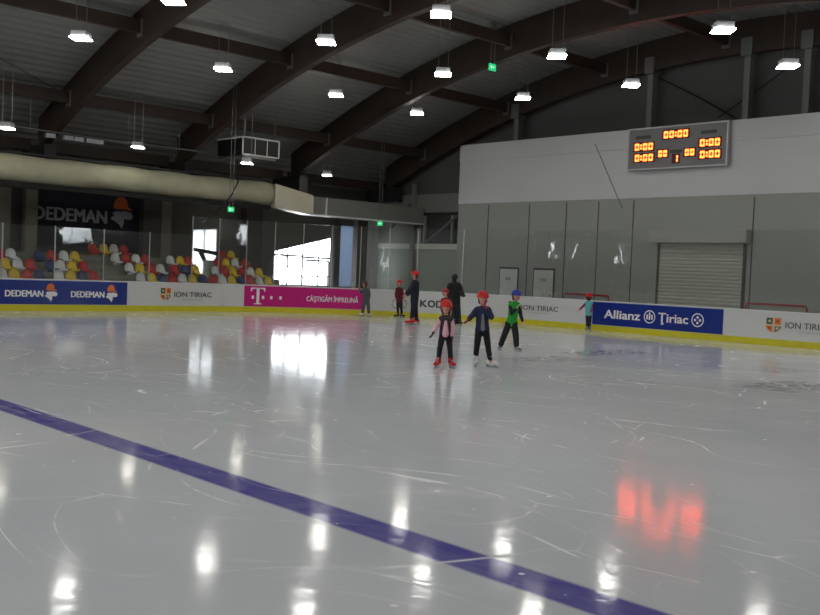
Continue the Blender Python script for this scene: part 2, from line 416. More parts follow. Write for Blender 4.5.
# roller shutter
x0, x1 = -19.4, -16.18
t = thing('roller_shutter', 'wide pale ribbed roller shutter in the grey wall behind the blue advert', 'shutter', (x0, PY, 0))
bm = bmesh.new(); z = .02
while z < 3.1:
    prism(bm, [(0, -.012, z), (0, -.035, z+.02), (0, -.035, z+.085), (0, -.012, z+.11)], (x1-x0, 0, 0)); z += .125
bx(bm, 0, x1-x0, -.012, -.001, 0, 3.14); obj('slat_curtain', bm, M_shut, t)
obj('shutter_box', box(-.28, x1-x0+.23, -.36, -.001, 3.15, 3.60), mat('shutter_box', (150, 151, 144), .5), t)
for xx in (-.08, x1-x0): obj('guide_rail', box(xx, xx+.08, -.07, -.001, 0, 3.14), M_joint, t)

# gable bay left of the partition
bm = bmesh.new(); bx(bm, -36.6, PX0, YG-.16, YG-.01, 2.85, 3.10)
struct('trim_3', bm, mat('pale_beam', (190, 190, 176), .6))
bm = bmesh.new(); bx(bm, -36.6, PX0, YG-.06, YG-.01, -.1, 2.84)
struct('trim_4', bm, mat('greenish_panel', (140, 146, 134), .6))
bm = bmesh.new(); bx(bm, -36.6, PX0, YG-.06, YG-.01, 3.11, 4.40); struct('trim_5', bm, mat('pale_panel', (128, 127, 118), .6))
bm = bmesh.new(); bx(bm, -36.6, PX0, YG-.12, YG-.01, 4.401, 4.55); struct('trim_6', bm, M_dsteel)
bm = bmesh.new(); bx(bm, -33.1, PX0, YG-.09, YG-.061, 3.12, 4.39); struct('trim_7', bm, mat('dark_glazing', (52, 54, 52), .25))
bm = bmesh.new(); bx(bm, -36.6, PX0, YG-.12, YG-.01, 4.551, 5.4); struct('trim_8', bm, mat('fascia_grey', (122, 122, 116), .6))
for k, (xx, wd, z1) in enumerate(((-33.55, .22, 5.9), (-32.75, .1, 4.4), (-30.95, .1, 4.4))):
    bm = bmesh.new(); bx(bm, xx-wd/2, xx+wd/2, YG-.26, YG-.125, -.1 if k == 0 else 3.101, z1)
    struct('trim_%d' % (9+k), bm, mat('post_grey', (128, 128, 120), .6))
bm = bmesh.new(); tube(bm, [(-32.5, YG-.3, 3.15), (-30.6, YG-.3, 4.35)], .06, 4)
tag(obj('diagonal_brace', bm, M_steel), 'slanting steel brace in the dark bay left of the grey wall', 'brace')
bm = bmesh.new(); tube(bm, [(-34.9, YG-.3, 3.9), (-33.7, YG-.3, 4.95)], .09, 4)
tag(obj('diagonal_brace', bm, M_steel), 'short thick slanting brace above the pale beam, left of the tall grey post', 'brace')
# posts on the gable above the partition
for px, lab in ((649, 'grey gable post rising behind the left part of the scoreboard'), (745, 'grey gable post right of the scoreboard, behind the hanging lamp'),
                (805, 'grey gable post at the right edge of the photo above the white wall'), (517, 'grey gable post above the left part of the white wall')):
    P = at(px, 110, 1, YG-.7)
    t = thing('gable_post', lab, 'post', (P.x, YG-.55, 0), 0, 'gable posts')
    zt = low(P.x)+.15
    obj('shaft', box(-.11, .11, -.16, .16, -.1, zt-.25), mat('post_grey2', (118, 118, 116), .6), t)
    obj('head_bracket', box(-.2, .2, -.28, .2, zt-.249, zt+.35), M_steel, t)
bm = bmesh.new(); tube(bm, [at(653, 75, 1, YG-.2), at(700, 98, 1, YG-.2), at(735, 118, 1, YG-.2)], .03, 5)
tag(obj('wind_brace', bm, M_dsteel), 'thin dark brace falling rightward across the gable above the scoreboard', 'brace')
bm = bmesh.new(); tube(bm, [at(718, 118, 1, YG-.35), at(788, 68, 1, YG-.35)], .03, 5)
tag(obj('wind_brace', bm, M_dsteel), 'thin dark brace rising rightward to the gable post near the right edge', 'brace')

# ------------------------------------------------------------------ roof timbers
names = {8.8: 'brown timber roof arch nearest the camera, mostly above the frame', 14.4: 'brown timber roof arch furthest left, landing above the big navy banner',
         20.0: 'brown timber roof arch landing left of the black air unit', 25.6: 'long brown timber roof arch passing above the right-hand rows of lamps',
         31.2: 'brown timber roof arch furthest back, against the gable over the white wall', 3.2: 'brown timber roof arch directly above the camera'}
for y, lab in names.items():
    t = thing('roof_arch', lab, 'roof beam', (0, y, 0), 0, 'curved roof arches')
    bm = bmesh.new(); n = 46; prev = None
    for i in range(n+1):
        x = -35.0+(XR-.05+35.0)*i/n
        cur = [bm.verts.new((x, dy, z)) for dy, z in ((-.13, low(x)), (.13, low(x)), (.13, ceil_z(x)-.002), (-.13, ceil_z(x)-.002))]
        if prev:
            for q in range(4): bm.faces.new((prev[q], prev[(q+1) % 4], cur[(q+1) % 4], cur[q]))
        else: bm.faces.new(cur)
        prev = cur
    bm.faces.new(prev[::-1]); obj('beam', bm, M_wood, t)
    obj('bearing_shoe', box(-36.2, -34.2, -.22, .22, 5.05, low(-35)+.15), M_dsteel, t)
    for xx in (-32.5, -27.55, -22.6, -17.55):
        zz = (low(xx)+ceil_z(xx))/2
        for sy in (-1, 1):
            obj('joint_plate', box(xx-.16, xx+.16, sy*.131, sy*.17, zz-.3, zz+.22) if sy > 0 else box(xx-.16, xx+.16, -.17, -.131, zz-.3, zz+.22), M_steel, t)
for xx, lab in ((-35.6, 'brown timber purlin at the eaves just above the fabric duct'), (-32.5, 'brown timber purlin crossing the arches low on the left, above the eaves'),
                (-27.55, 'brown timber purlin crossing the arches, second above the eaves'), (-22.6, 'brown timber purlin running between the top middle lamps'),
                (-17.55, 'brown timber purlin near the top right under the ridge'), (-12.5, 'brown timber purlin just above the frame at the top right')):
    zz = (low(xx)+ceil_z(xx))/2; zz = 5.8 if xx < -35 else zz
    t = thing('roof_purlin', lab, 'roof beam', (xx, 0, zz), 0, 'straight roof purlins')
    ys = [YB]+[y for y in sorted(names)]+[YG]
    for a, b in zip(ys, ys[1:]):
        obj('purlin_length', box(-.09, .09, a+.175, b-.175, -.2, .2), M_wood, t)
# thin roof tie rods
for (a, b, lab) in (((0, 18), (72, 98), 'left'), ((0, 52), (68, 38), 'short'),):
    pass
bm = bmesh.new(); P1 = Vector((-29.8, 9.0, 8.3)); P2 = Vector((-32.3, 14.2, 7.2)); tube(bm, [P1, P2], .02, 5)
tag(obj('tie_rod', bm, M_dsteel), 'thin steel roof tie rod at the far top left corner', 'rod')

# ------------------------------------------------------------------ grandstand
t = thing('grandstand', 'stepped concrete grandstand behind the left boards carrying coloured shell seats', 'grandstand', (0, 0, 0))
XF = -33.0
rows_x = [-32.75, -33.5, -34.3, -35.1, -35.9]; rows_z = [.5, .85, 1.2, 1.55, 1.9]
for i, (x, z) in enumerate(zip(rows_x, rows_z)):
    yend = [25.2, 25.2, 24.3, 24.0, 23.9][i]
    if i < 3:
        obj('terrace_step', box(x-.4, x+.4, YB+1, yend, -.1, z), M_step, t)
    else:
        a_, b_, xa = (20.85, 21.85, x-.4) if i == 3 else (21.0, 22.55, XL+.005)
        obj('terrace_step', box(xa+.045, x+.4, YB+1, a_, -.1, z), M_step, t)
        obj('terrace_step', box(xa+.045, x+.4, b_, yend, -.1, z), M_step, t)
for y0 in (14.25, 17.0, 19.35):      # aisle stairs
    for i in range(1, 4):
        obj('aisle_step', box(rows_x[i]+.41, rows_x[i]+.6, y0-.35, y0+.25, rows_z[i-1]+.001, rows_z[i-1]+.17), M_step, t)

def seat_mesh():
    bm = bmesh.new(); prof = [(.20, .06), (.21, .10), (.17, .13), (.05, .11), (-.08, .11), (-.15, .14), (-.19, .22), (-.215, .32), (-.23, .41), (-.225, .46)]
    n = 10; out = []
    for sgn in (0, 1):
        G = []
        for i, (x, z) in enumerate(prof):
            row = []
            hw = [.17, .18, .19, .20, .205, .21, .21, .20, .165, .10][i]
            for j in range(n+1):
                u = -1+2*j/n; y = u*hw*.9; bow = u*u
                xx = x+(.07*bow if i > 4 else 0); zz = z+(.035*bow if i <= 5 else -.02*bow)
                if sgn: xx -= .012 if i > 3 else 0; zz -= .012 if i <= 6 else .0
                row.append(bm.verts.new((xx, y, zz)))
            G.append(row)
        out.append(G)
        for A, B in zip(G, G[1:]):
            for j in range(n): bm.faces.new((A[j], A[j+1], B[j+1], B[j]) if not sgn else (A[j], B[j], B[j+1], A[j+1]))
    G, H = out; m = len(prof)
    for j in range(n):
        bm.faces.new((G[0][j], H[0][j], H[0][j+1], G[0][j+1])); bm.faces.new((G[-1][j], G[-1][j+1], H[-1][j+1], H[-1][j]))
    for i in range(m-1):
        bm.faces.new((G[i][0], G[i+1][0], H[i+1][0], H[i][0])); bm.faces.new((G[i][n], H[i][n], H[i+1][n], G[i+1][n]))
    bx(bm, -.05, .06, -.12, .12, 0, .095)
    bmesh.ops.recalc_face_normals(bm, faces=bm.faces)
    me = bpy.data.meshes.new('stadium_seat'); bm.to_mesh(me); bm.free()
    for p in me.polygons: p.use_smooth = True
    return me
seat_me = {}
base_me = seat_mesh()
for c, m in SEATC.items():
    me = base_me.copy(); me.materials.append(m); seat_me[c] = me
SEATS = {  # row index: list of blocks, a block is (colour, px) pairs
 1: [[('white', 4.3), ('yellow', 17), ('red', 30), ('blue', 42)], [('white', 61.6), ('yellow', 73.8), ('blue', 85.4), ('red', 97)],
     [('white', 144), ('yellow', 155), ('blue', 166), ('red', 176), ('white', 186), ('yellow', 196), ('blue', 206.5)],
     [('red', 217), ('white', 226), ('yellow', 235.5), ('blue', 244.8), ('red', 253.5), ('white', 263), ('yellow', 272)]],
 2: [[('yellow', 7.3), ('white', 20), ('red', 32.3)], [('blue', 52.4), ('white', 62.8), ('yellow', 74.4), ('red', 86)],
     [('white', 132), ('yellow', 142.7), ('red', 153.7), ('white', 163.4)], [('red', 177), ('blue', 187.5), ('yellow', 198.5)],
     [('white', 218.5), ('red', 227.5), ('yellow', 236.3), ('red', 245.5), ('white', 254), ('yellow', 262.4)]],
 3: [[('red', 1.2), ('white', 12.8)], [('blue', 41), ('red', 54), ('white', 66), ('yellow', 77)],
     [('white', 117.7), ('red', 128), ('white', 138.4), ('red', 148)], [('white', 173), ('yellow', 183), ('red', 191)],
     [('red', 220.5), ('yellow', 229), ('white', 238), ('red', 247.8)]],
 4: [[('red', 94.5), ('yellow', 106), ('white', 116), ('red', 126)], [('red', 225), ('yellow', 233.7)]]}
rown = {1: 'lowest row', 2: 'second row', 3: 'third row', 4: 'top row'}
cnt = 0
ordn = ['first', 'second', 'third', 'fourth', 'fifth', 'sixth', 'seventh']
blk = {1: ['far left block', 'block under the navy banner', 'block by the narrow glare', 'block right of the narrow glare'],
       2: ['far left block', 'block under the navy banner', 'block beside the dark column', 'block in front of the narrow glare', 'block right of the narrow glare'],
       3: ['far left block', 'block under the navy banner', 'block at banner right end', 'block by the narrow glare', 'block right of the narrow glare'],
       4: ['block under the navy banner', 'block right of the narrow glare']}
for r, blocks in SEATS.items():
    for bi, b in enumerate(blocks):
        for si, (c, px) in enumerate(b):
            y = at(px, 262, 0, rows_x[r]+.1).y
            if cnt == 0: s = bpy.data.objects.new('stadium_seat', seat_me[c])
            else: s = s0_.copy(); s.data = seat_me[c]
            C.objects.link(s); cnt += 1; s0_ = s
            s.location = (rows_x[r]+.02, y, rows_z[r]+.001)
            tag(s, '%s shell seat, %s from left, %s, %s' % (c, ordn[si], rown[r], blk[r][bi]), 'seat', 'coloured shell seats on the grandstand')

# columns at the back of the stand
def column(px0, px1, x, zt, m, lab, nm='column', d=.35, z0=-.1):
    y0 = at(px0, 240, 0, x).y; y1 = at(px1, 240, 0, x).y
    return tag(obj(nm, box(x-d, x, y0, y1, z0, zt), m), lab, 'column')
M_colm = mat('column_render', (124, 118, 106), .8, var=.08)
M_cold = mat('column_dark', (70, 68, 64), .8)
column(-2, 10, -36.4, 5.0, M_colm, 'wide grey-brown column at the left edge behind the seats', z0=1.901)
column(25, 37, -36.4, 5.0, M_colm, 'grey-brown column left of the big navy banner', z0=1.901)
column(143, 161, -36.4, 5.0, M_cold, 'dark column right of the big navy banner', z0=1.901)
column(161, 171, -36.4, 5.0, M_colm, 'slim grey-brown column between the big navy banner and the narrow glare', z0=1.901)
column(246, 262, -36.75, 5.0, M_cold, 'dark column between the narrow glare and the slanted window', d=.4)
column(357.5, 371, -35.3, 4.4, M_cold, 'dark column between the pale blue-grey panel and the white post')
column(371.5, 378, -35, 4.2, mat('column_white', (206, 206, 204), .6), 'white post in the corner right of the dark column')
column(335, 340.5, -35.2, 4.4, M_cold, 'narrow dark column right beside the slanted window')
# handrails in front of the slanted window
t = thing('stair_handrail', 'thin steel stair handrail sloping in front of the slanted bright window', 'handrail', (0, 0, 0))
for pts in (((276, 250), (303, 267)), ((282, 262), (312, 284)),):
    bm = bmesh.new(); tube(bm, [at(pts[0][0], pts[0][1], 0, -36.7), at(pts[1][0], pts[1][1], 0, -36.7)], .028, 6); obj('rail', bm, M_dsteel, t)
for px in (283, 302):
    P = at(px, 262, 0, -36.7); bm = bmesh.new(); tube(bm, [(P.x, P.y, -.1), (P.x, P.y, at(px, 249.8+(px-276)*.63, 0, -36.7).z)], .025, 6); obj('baluster', bm, M_dsteel, t)
t = thing('balustrade', 'dark low balustrade with upright bars in front of the glazed door', 'balustrade', (0, 0, 0))
a = at(305, 276, 0, -36.2); b = at(334, 277, 0, -36.2)
bm = bmesh.new(); tube(bm, [a, b], .03, 6); obj('top_rail', bm, M_dsteel, t)
bm = bmesh.new()
for k in range(9):
    q = a.lerp(b, k/8); tube(bm, [(q.x, q.y, -.1), (q.x, q.y, q.z)], .014, 5)
obj('uprights', bm, M_dsteel, t)
# dark shape with red tip, modelled as part of the mirrored glare
bm = bmesh.new(); X0 = XL-.035
prism(bm, [at(193.5, 247.5, 0, X0), at(216.5, 251.5, 0, X0), at(216.5, 255.5, 0, X0), at(193.5, 251, 0, X0)], (.03, 0, 0))
prism(bm, [at(198, 252, 0, X0), at(203, 253, 0, X0), at(210, 268, 0, X0), at(208, 272, 0, X0)], (.03, 0, 0))
prism(bm, [at(216, 257, 0, X0), at(219, 259, 0, X0), at(209.5, 272, 0, X0), at(208.5, 269, 0, X0)], (.03, 0, 0))
fl = tag(obj('glare_silhouette', bm, M_dsteel), 'dark angular pennant with a red tip mirrored in the narrow glare', 'silhouette')
bm = bmesh.new(); prism(bm, [at(206, 268, 0, X0+.04), at(211.5, 268, 0, X0+.04), at(208.6, 275, 0, X0+.04)], (.02, 0, 0)); obj('silhouette_tip', bm, mat('tip_red', (190, 30, 36), .6), fl)

# emblem of a head with a hard hat, as printed on the navy adverts: hat dome, brim and an angular white face shape
HAT = [(.12, .62), (.14, .78), (.24, .92), (.42, 1.0), (.60, .97), (.72, .86), (.76, .68), (.95, .60), (.93, .56), (.60, .60), (.3, .58)]
FACE = [(.08, .46), (.22, .53), (.45, .52), (.62, .55), (.92, .50), (1.0, .38), (.90, .28), (.72, .27), (.60, .30), (.58, .12), (.50, -.02), (.36, .12), (.16, .22), (.02, .26), (.05, .34), (.22, .36), (.28, .31), (.12, .40)]
def emblem(f, th, parent, dim=False):
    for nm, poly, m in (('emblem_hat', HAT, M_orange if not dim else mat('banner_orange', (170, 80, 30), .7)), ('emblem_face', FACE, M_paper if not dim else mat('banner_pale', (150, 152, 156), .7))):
        bm = bmesh.new(); vs = [bm.verts.new(f(u, v)) for u, v in poly]
        for t3 in tessellate_polygon([[Vector((u, v, 0)) for u, v in poly]]): bm.faces.new([vs[i] for i in t3])
        me = bpy.data.meshes.new(nm); bm.to_mesh(me); bm.free(); link(nm, me, m, parent)

# big navy banner
BXX = -36.75
ya = at(37, 215, 0, BXX).y-.25; yb = at(142, 215, 0, BXX).y
bn = tag(obj('hanging_banner', box(BXX-.03, BXX, ya, yb, 2.2, 4.75), M_bnavy), 'huge dark navy banner with grey DEDEMAN lettering on the wall above the seats', 'banner')
def fb(px0, px1, py0, py1):
    P0 = at(px0, (py0+py1)/2, 0, BXX+.012); P1 = at(px1, (py0+py1)/2, 0, BXX+.012)
    z0 = (at(px0, py1, 0, BXX).z+at(px1, py1, 0, BXX).z)/2; z1 = (at(px0, py0, 0, BXX).z+at(px1, py0, 0, BXX).z)/2
    return lambda u, v: (BXX+.012, P0.y+(P1.y-P0.y)*u, z0+(z1-z0)*v)
y0t, y1t = at(34, 215, 0, BXX).y, at(106.5, 218, 0, BXX).y
zb = at(106, 223.5, 0, BXX).z; zt_ = at(106, 211, 0, BXX).z
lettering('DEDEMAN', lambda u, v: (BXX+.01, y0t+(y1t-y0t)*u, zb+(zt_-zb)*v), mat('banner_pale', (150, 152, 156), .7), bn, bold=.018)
y0e, y1e = at(110.5, 215, 0, BXX).y, at(133, 215, 0, BXX).y; z0e, z1e = at(121, 228, 0, BXX).z, at(121, 196.5, 0, BXX).z
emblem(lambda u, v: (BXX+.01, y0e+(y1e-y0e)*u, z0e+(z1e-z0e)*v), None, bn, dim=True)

# ------------------------------------------------------------------ rink boards and adverts
HB = 1.03
bd = thing('rink_boards', 'continuous white rink boards with a yellow kick strip around the ice', 'rink boards', (0, 0, 0))
stripobj('board_wall', M_board, bd, 0, LEN5, -.1, HB-.03, 0.0, .10)
stripobj('kick_strip', M_yellow, bd, 0, LEN5, 0.002, .20, -.012, -.001)
stripobj('cap_rail', M_cap, bd, 0, LEN5, HB-.029, HB, -.012, .14)
def advert(name, label, px0, px1, m):
    s0, s1 = s_at(px0), s_at(px1)
    bm = bmesh.new(); strip(bm, s0, s1, .215, HB-.045, -.006, -.001, ds=.4)
    return tag(obj(name, bm, m), label, 'advert', 'advert panels on the rink boards')
def fs(px0, px1, z0, z1, off=-.009):
    a, b = s_at(px0), s_at(px1)
    def f(u, v):
        P = path(a+(b-a)*u, off); return (P.x, P.y, z0+(z1-z0)*v)
    return f
ad1 = advert('board_advert', 'navy advert panel with DEDEMAN twice at the left end of the boards', -14, 127, M_navy)
for a, b, e0, e1 in ((5, 43, 44.5, 57.5), (71, 104, 105.5, 117.5)):
    lettering('DEDEMAN', fs(a, b, .46, .66), M_paper, ad1, bold=.018)
    emblem(fs(e0, e1, .32, .90), None, ad1)
def poly_on(f, poly, m, parent, name):
    bm = bmesh.new(); vs = [bm.verts.new(f(u, v)) for u, v in poly]
    for t3 in tessellate_polygon([[Vector((u, v, 0)) for u, v in poly]]): bm.faces.new([vs[i] for i in t3])
    me = bpy.data.meshes.new(name); bm.to_mesh(me); bm.free(); return link(name, me, m, parent)
def off_f(f, d):
    def g(u, v):
        P = Vector(f(u, v)); return P
    return g
def shield(px0, px1, z0, z1, parent):
    a, b = s_at(px0), s_at(px1)
    def F(off):
        def f(u, v):
            P = path(a+(b-a)*u, off); return (P.x, P.y, z0+(z1-z0)*v)
        return f
    poly_on(F(-.008), [(0, 1), (1, 1), (1, .35), (.85, .14), (.5, 0), (.15, .14), (0, .35)], M_cream, parent, 'crest_field')
    qs = [([(.05, .96), (.44, .96), (.44, .56), (.05, .56)], M_green), ([(.56, .96), (.95, .96), (.95, .56), (.56, .56)], M_orange),
          ([(.05, .46), (.44, .46), (.44, .07), (.2, .17), (.05, .36)], M_orange), ([(.56, .46), (.95, .46), (.95, .36), (.8, .17), (.56, .07)], M_slate)]
    for q, m in qs: poly_on(F(-.010), q, m, parent, 'crest_quarter')
    for cx, cy in ((.25, .76), (.75, .76), (.26, .32), (.74, .32)):
        poly_on(F(-.012), [(cx+.12*math.cos(k*math.pi/3)*(1 if k % 2 else .6), cy+.12*math.sin(k*math.pi/3)*(1 if k % 2 else .6)) for k in range(6)], M_cream if cx < .5 and cy > .5 or cx > .5 and cy < .5 else mat('print_red', (150, 50, 30), .4), parent, 'crest_mark')
def ion(name, label, spx, tpx, sub, zc=.60):
    t = thing(name, label, 'advert', (0, 0, 0), 0, 'advert panels on the rink boards')
    if spx: shield(spx[0], spx[1], .37, .84, t)
    lettering('ION TIRIAC', fs(tpx[0], tpx[1], zc-.08, zc+.10), M_ink, t, bold=.004)
    lettering('FOUNDATION', fs(sub[0], sub[1], zc-.20, zc-.15), M_pgrey, t, name='small_lettering')
    return t
ion('board_advert', 'crest and dark ION TIRIAC lettering on white, between navy and magenta adverts', (160, 171), (174, 211.5), (182, 203))
ad2 = advert('board_advert', 'magenta advert panel with a white letter T and slogan', 244, 363, M_mag)
fT = fs(250.5, 265, .30, .92)
TT = [(0, 1), (1, 1), (1, .76), (.95, .76), (.90, .88), (.80, .93), (.60, .94), (.60, .08), (.66, .05), (.78, .04), (.78, 0), (.22, 0), (.22, .04), (.34, .05), (.40, .08), (.40, .94), (.20, .93), (.10, .88), (.05, .76), (0, .76)]
poly_on(fT, TT, M_paper, ad2, 'letter_t')
for u0 in (251.6, 261.8, 270, 279.3):
    poly_on(fs(u0, u0+2.3, .50, .62), [(0, 0), (1, 0), (1, 1), (0, 1)], M_paper, ad2, 'square_dot')
lettering('CÂŞTIGĂM ÎMPREUNĂ', fs(306.5, 358, .47, .66), M_paper, ad2, bold=.01)
t = thing('board_advert', 'black wide ŠKODA lettering on the white corner boards behind the skaters', 'advert', (0, 0, 0), 0, 'advert panels on the rink boards')
for ch, a, b in (('Š', 411.5, 418), ('K', 420.3, 427), ('O', 428, 435), ('D', 436.3, 443), ('A', 444, 451)):
    lettering(ch, fs(a, b, .43, .69), M_ink, t, bold=.035)
ion('board_advert', 'dark ION TIRIAC lettering on white boards, left of the blue advert', (508, 518), (521.5, 558), (530, 549), .62)
ad3 = advert('board_advert', 'blue advert panel with white Allianz Țiriac lettering and two round emblems', 592.5, 723, M_allz)
lettering('Allianz', fs(604.5, 640, .46, .74), M_paper, ad3, bold=.018)
lettering('Ţiriac', fs(658.5, 688, .46, .74), M_paper, ad3, bold=.018)
def ring(px, zc, r, parent, kind):
    s = s_at(px)
    def f(u, v):
        P = path(s+u, -.009); return (P.x, P.y, zc+v)
    bm = bmesh.new(); n = 32; A = [bm.verts.new(f(r*math.cos(2*math.pi*k/n), r*math.sin(2*math.pi*k/n))) for k in range(n)]
    B = [bm.verts.new(f(.84*r*math.cos(2*math.pi*k/n), .84*r*math.sin(2*math.pi*k/n))) for k in range(n)]
    for k in range(n): bm.faces.new((A[k], A[(k+1) % n], B[(k+1) % n], B[k]))
    me = bpy.data.meshes.new('emblem_ring'); bm.to_mesh(me); bm.free(); link('emblem_ring', me, M_paper, parent)
    if kind == 0:
        for u, h0, h1 in ((-.42, -.4, .25), (0, -.45, .6), (.42, -.4, .25)):
            poly_on(f, [((u-.13)*r, h0*r), ((u+.13)*r, h0*r), ((u+.13)*r, h1*r), ((u-.02)*r, (h1+.15)*r), ((u-.13)*r, h1*r)], M_paper, parent, 'emblem_bar')
    else:
        for k in range(4):
            a = k*math.pi/2; cx, cy = .40*r*math.cos(a), .40*r*math.sin(a)
            poly_on(f, [(cx+.2*r*math.cos(j*math.pi/5), cy+.2*r*math.sin(j*math.pi/5)) for j in range(10)], M_paper, parent, 'emblem_petal')
ring(649.5, .60, .215, ad3, 0); ring(697.5, .60, .215, ad3, 1)
ion('board_advert', 'crest and dark ION TIRIAC lettering on white boards at the right edge', (765.5, 781.5), (785.5, 832), (799, 823), .63)

# glass screens above the boards
gs = thing('glass_screen', 'lower clear glass screen on posts above the left boards', 'glass screen', (0, 0, 0))
s = 0.0; step_ = 1.88; s_break = LEN1 - (S1-18.31)
k = s_break
lows = [s_break - i*1.68 for i in range(0, 12)][::-1]
for a, b in zip(lows, lows[1:]):
    stripobj('glass_pane', M_glass, gs, a+.02, b-.02, HB+.001, 2.74, .055, .067, ds=1)
for a in lows[:-1]:
    bm = bmesh.new(); strip(bm, a-.018, a+.018, HB+.001, 2.76, .045, .08, ds=1); obj('glass_post', bm, M_post, gs)
gh = thing('glass_screen', 'taller clear glass screen around the corner and behind the end boards', 'glass screen', (0, 0, 0))
his = [s_break+i*1.1 for i in range(0, 9)]
while his[-1] < LEN3+6: his.append(his[-1]+1.8)
for i, (a, b) in enumerate(zip(his, his[1:])):
    stripobj('glass_pane', M_glass, gh, a+.008, b-.008, HB+.001, 3.41, .055, .067, ds=.45)
for i, a in enumerate(his):
    if i < 10: bm = bmesh.new(); strip(bm, a-.014, a+.014, HB+.001, 3.42, .045, .08, ds=1); obj('glass_post', bm, M_post, gh)

# goals stored behind the end boards
def goal(px0, px1, lab):
    y = 28.9; x0 = at(px0, 296, 1, y).x; x1 = at(px1, 299, 1, y).x
    t = thing('hockey_goal', lab, 'goal', ((x0+x1)/2, y, -.02), 0, 'hockey goals stored behind the boards'); h = (x1-x0)/2; H = 1.21
    bm = bmesh.new(); tube(bm, [(-h, 0, 0), (-h, 0, H-.08), (-h+.03, 0, H-.02), (-h+.09, 0, H), (h-.09, 0, H), (h-.03, 0, H-.02), (h, 0, H-.08), (h, 0, 0)], .032, 8)
    obj('front_frame', bm, M_goal, t)
    bm = bmesh.new(); tube(bm, [(-h, 0, .04), (-h+.15, .8, .04), (0, 1.0, .04), (h-.15, .8, .04), (h, 0, .04)], .028, 8); obj('base_frame', bm, M_goal, t)
    bm = bmesh.new(); tube(bm, [(-h+.05, .0, H-.02), (-h+.3, .45, H-.03), (h-.3, .45, H-.03), (h-.05, 0, H-.02)], .022, 8); obj('top_bow', bm, M_goal, t)
    bm = bmesh.new()
    for k in range(13):
        u = -1+2*k/12; tube(bm, [(u*(h-.3), .45, H-.03), (u*(h-.1), .92-.1*abs(u), .05)], .004, 4)
    for k in range(1, 8):
        v = k/8; tube(bm, [(-(h-.3+.2*v), .45+.4*v, H*(1-v)), ((h-.3+.2*v), .45+.4*v, H*(1-v))], .004, 4)
    obj('net', bm, M_net, t)
goal(563.5, 608.5, 'red-framed hockey goal behind the boards left of the blue advert')
goal(746.5, 807.5, 'red-framed hockey goal behind the boards at the right edge')

# ------------------------------------------------------------------ fabric duct, fascia, air unit
dt = thing('ventilation_duct', 'large pale fabric ventilation duct sagging above the grandstand', 'duct', (0, 0, 0))
bm = bmesh.new(); n = 110; seg = 20; prev = None; y0, y1 = -6, 23.2
for i in range(n+1):
    y = y0+(y1-y0)*i/n; k = .5+.5*math.cos(2*math.pi*(y-14)/5.6)
    rz = .455+.012*math.sin(y*3.1); rx = .45; cz = 4.72 - .02*k
    if i > n-6: rz *= 1-.0*(i-n+6); 
    ring_ = [bm.verts.new((-33.4+rx*math.cos(a)*(1+.03*math.sin(3*a+y*2.2)+.02*math.sin(9*a+y*5)), y, cz+rz*math.sin(a)*(1+.035*math.sin(5*a+y*3.4))-(.02*k if math.sin(a) < 0 else 0))) for a in [2*math.pi*j/seg for j in range(seg)]]
    if prev:
        for j in range(seg): bm.faces.new((prev[j], prev[(j+1) % seg], ring_[(j+1) % seg], ring_[j]))
    else: bm.faces.new(ring_)
    prev = ring_
bm.faces.new(prev[::-1]); obj('fabric_sleeve', bm, M_fabric, dt, smooth=True)
obj('under_strip', box(-33.5, -33.15, -6, 23.2, 4.06, 4.22), mat('strip_black', (18, 18, 18), .8), dt)  # black strip along the underside of the sleeve
bm = bmesh.new(); bx(bm, -33.5, -33.3, -6, 23.2, 5.20, 5.25); obj('top_rail', bm, M_dsteel, dt)
bm = bmesh.new()   # flared metal transition
A = [(-33.8, 23.25, 4.25), (-32.95, 23.25, 4.2), (-32.95, 23.25, 5.12), (-33.8, 23.25, 5.12)]
B = [(-33.5, 24.9, 3.98), (-32.6, 24.9, 3.95), (-32.6, 24.9, 4.78), (-33.5, 24.9, 4.78)]
va = [bm.verts.new(p) for p in A]; vb = [bm.verts.new(p) for p in B]
bm.faces.new(va); bm.faces.new(vb[::-1])
for j in range(4): bm.faces.new((va[j], va[(j+1) % 4], vb[(j+1) % 4], vb[j]))
obj('metal_transition', bm, mat('duct_metal', (190, 188, 165), .35, .4), dt)
tag(obj('wall_fascia', box(-33.6, -32.75, 24.95, 31.5, 3.98, 4.75), mat('fascia_grey', (122, 122, 116), .6)), 'long grey fascia continuing from the fabric duct toward the far corner', 'fascia')
o = [q for q in bpy.data.objects if q.name.startswith('wall_fascia')][0]; o.name = 'gallery_fascia'
obj('bottom_trim', box(-32.74, -32.70, 24.95, 31.5, 3.96, 4.02), M_cap, o)
for y in (24.97, 25.7): obj('upright_trim', box(-32.74, -32.70, y, y+.06, 4.021, 4.74), M_cap, o)

au = thing('air_unit', 'black box air unit with pale metal frame hanging under the roof', 'air handling unit', (0, 0, 0))
P = at(243, 146, 0, -31.2)
yA = at(243, 146, 0, -31.2).y; yB = at(279, 150, 0, -31.2).y; zA = at(260, 156, 0, -31.2).z; zB = at(260, 139, 0, -31.2).z
xb = -33.0
obj('casing', box(xb, -31.22, yA+.03, yB-.03, zA+.03, zB-.03), mat('unit_black', (16, 16, 17), .5), au)
def bar(a, b, r, m, p, nm): bm = bmesh.new(); tube(bm, [a, b], r, 4); obj(nm, bm, m, p)
fx = -31.2
for z in (zA, zB): bar((fx, yA, z), (fx, yB, z), .03, M_cap, au, 'frame_bar')
for k in range(4): y = yA+(yB-yA)*k/3; bar((fx, y, zA), (fx, y, zB), .03 if k in (0, 3) else .015, M_cap, au, 'frame_bar')
bar((fx, yA, zB), (xb, yA, zB), .03, M_cap, au, 'frame_bar')
obj('drip_tray', box(xb-.05, fx-.03, yA+.1, yB-.1, zA-.12, zA-.01), M_steel, au)
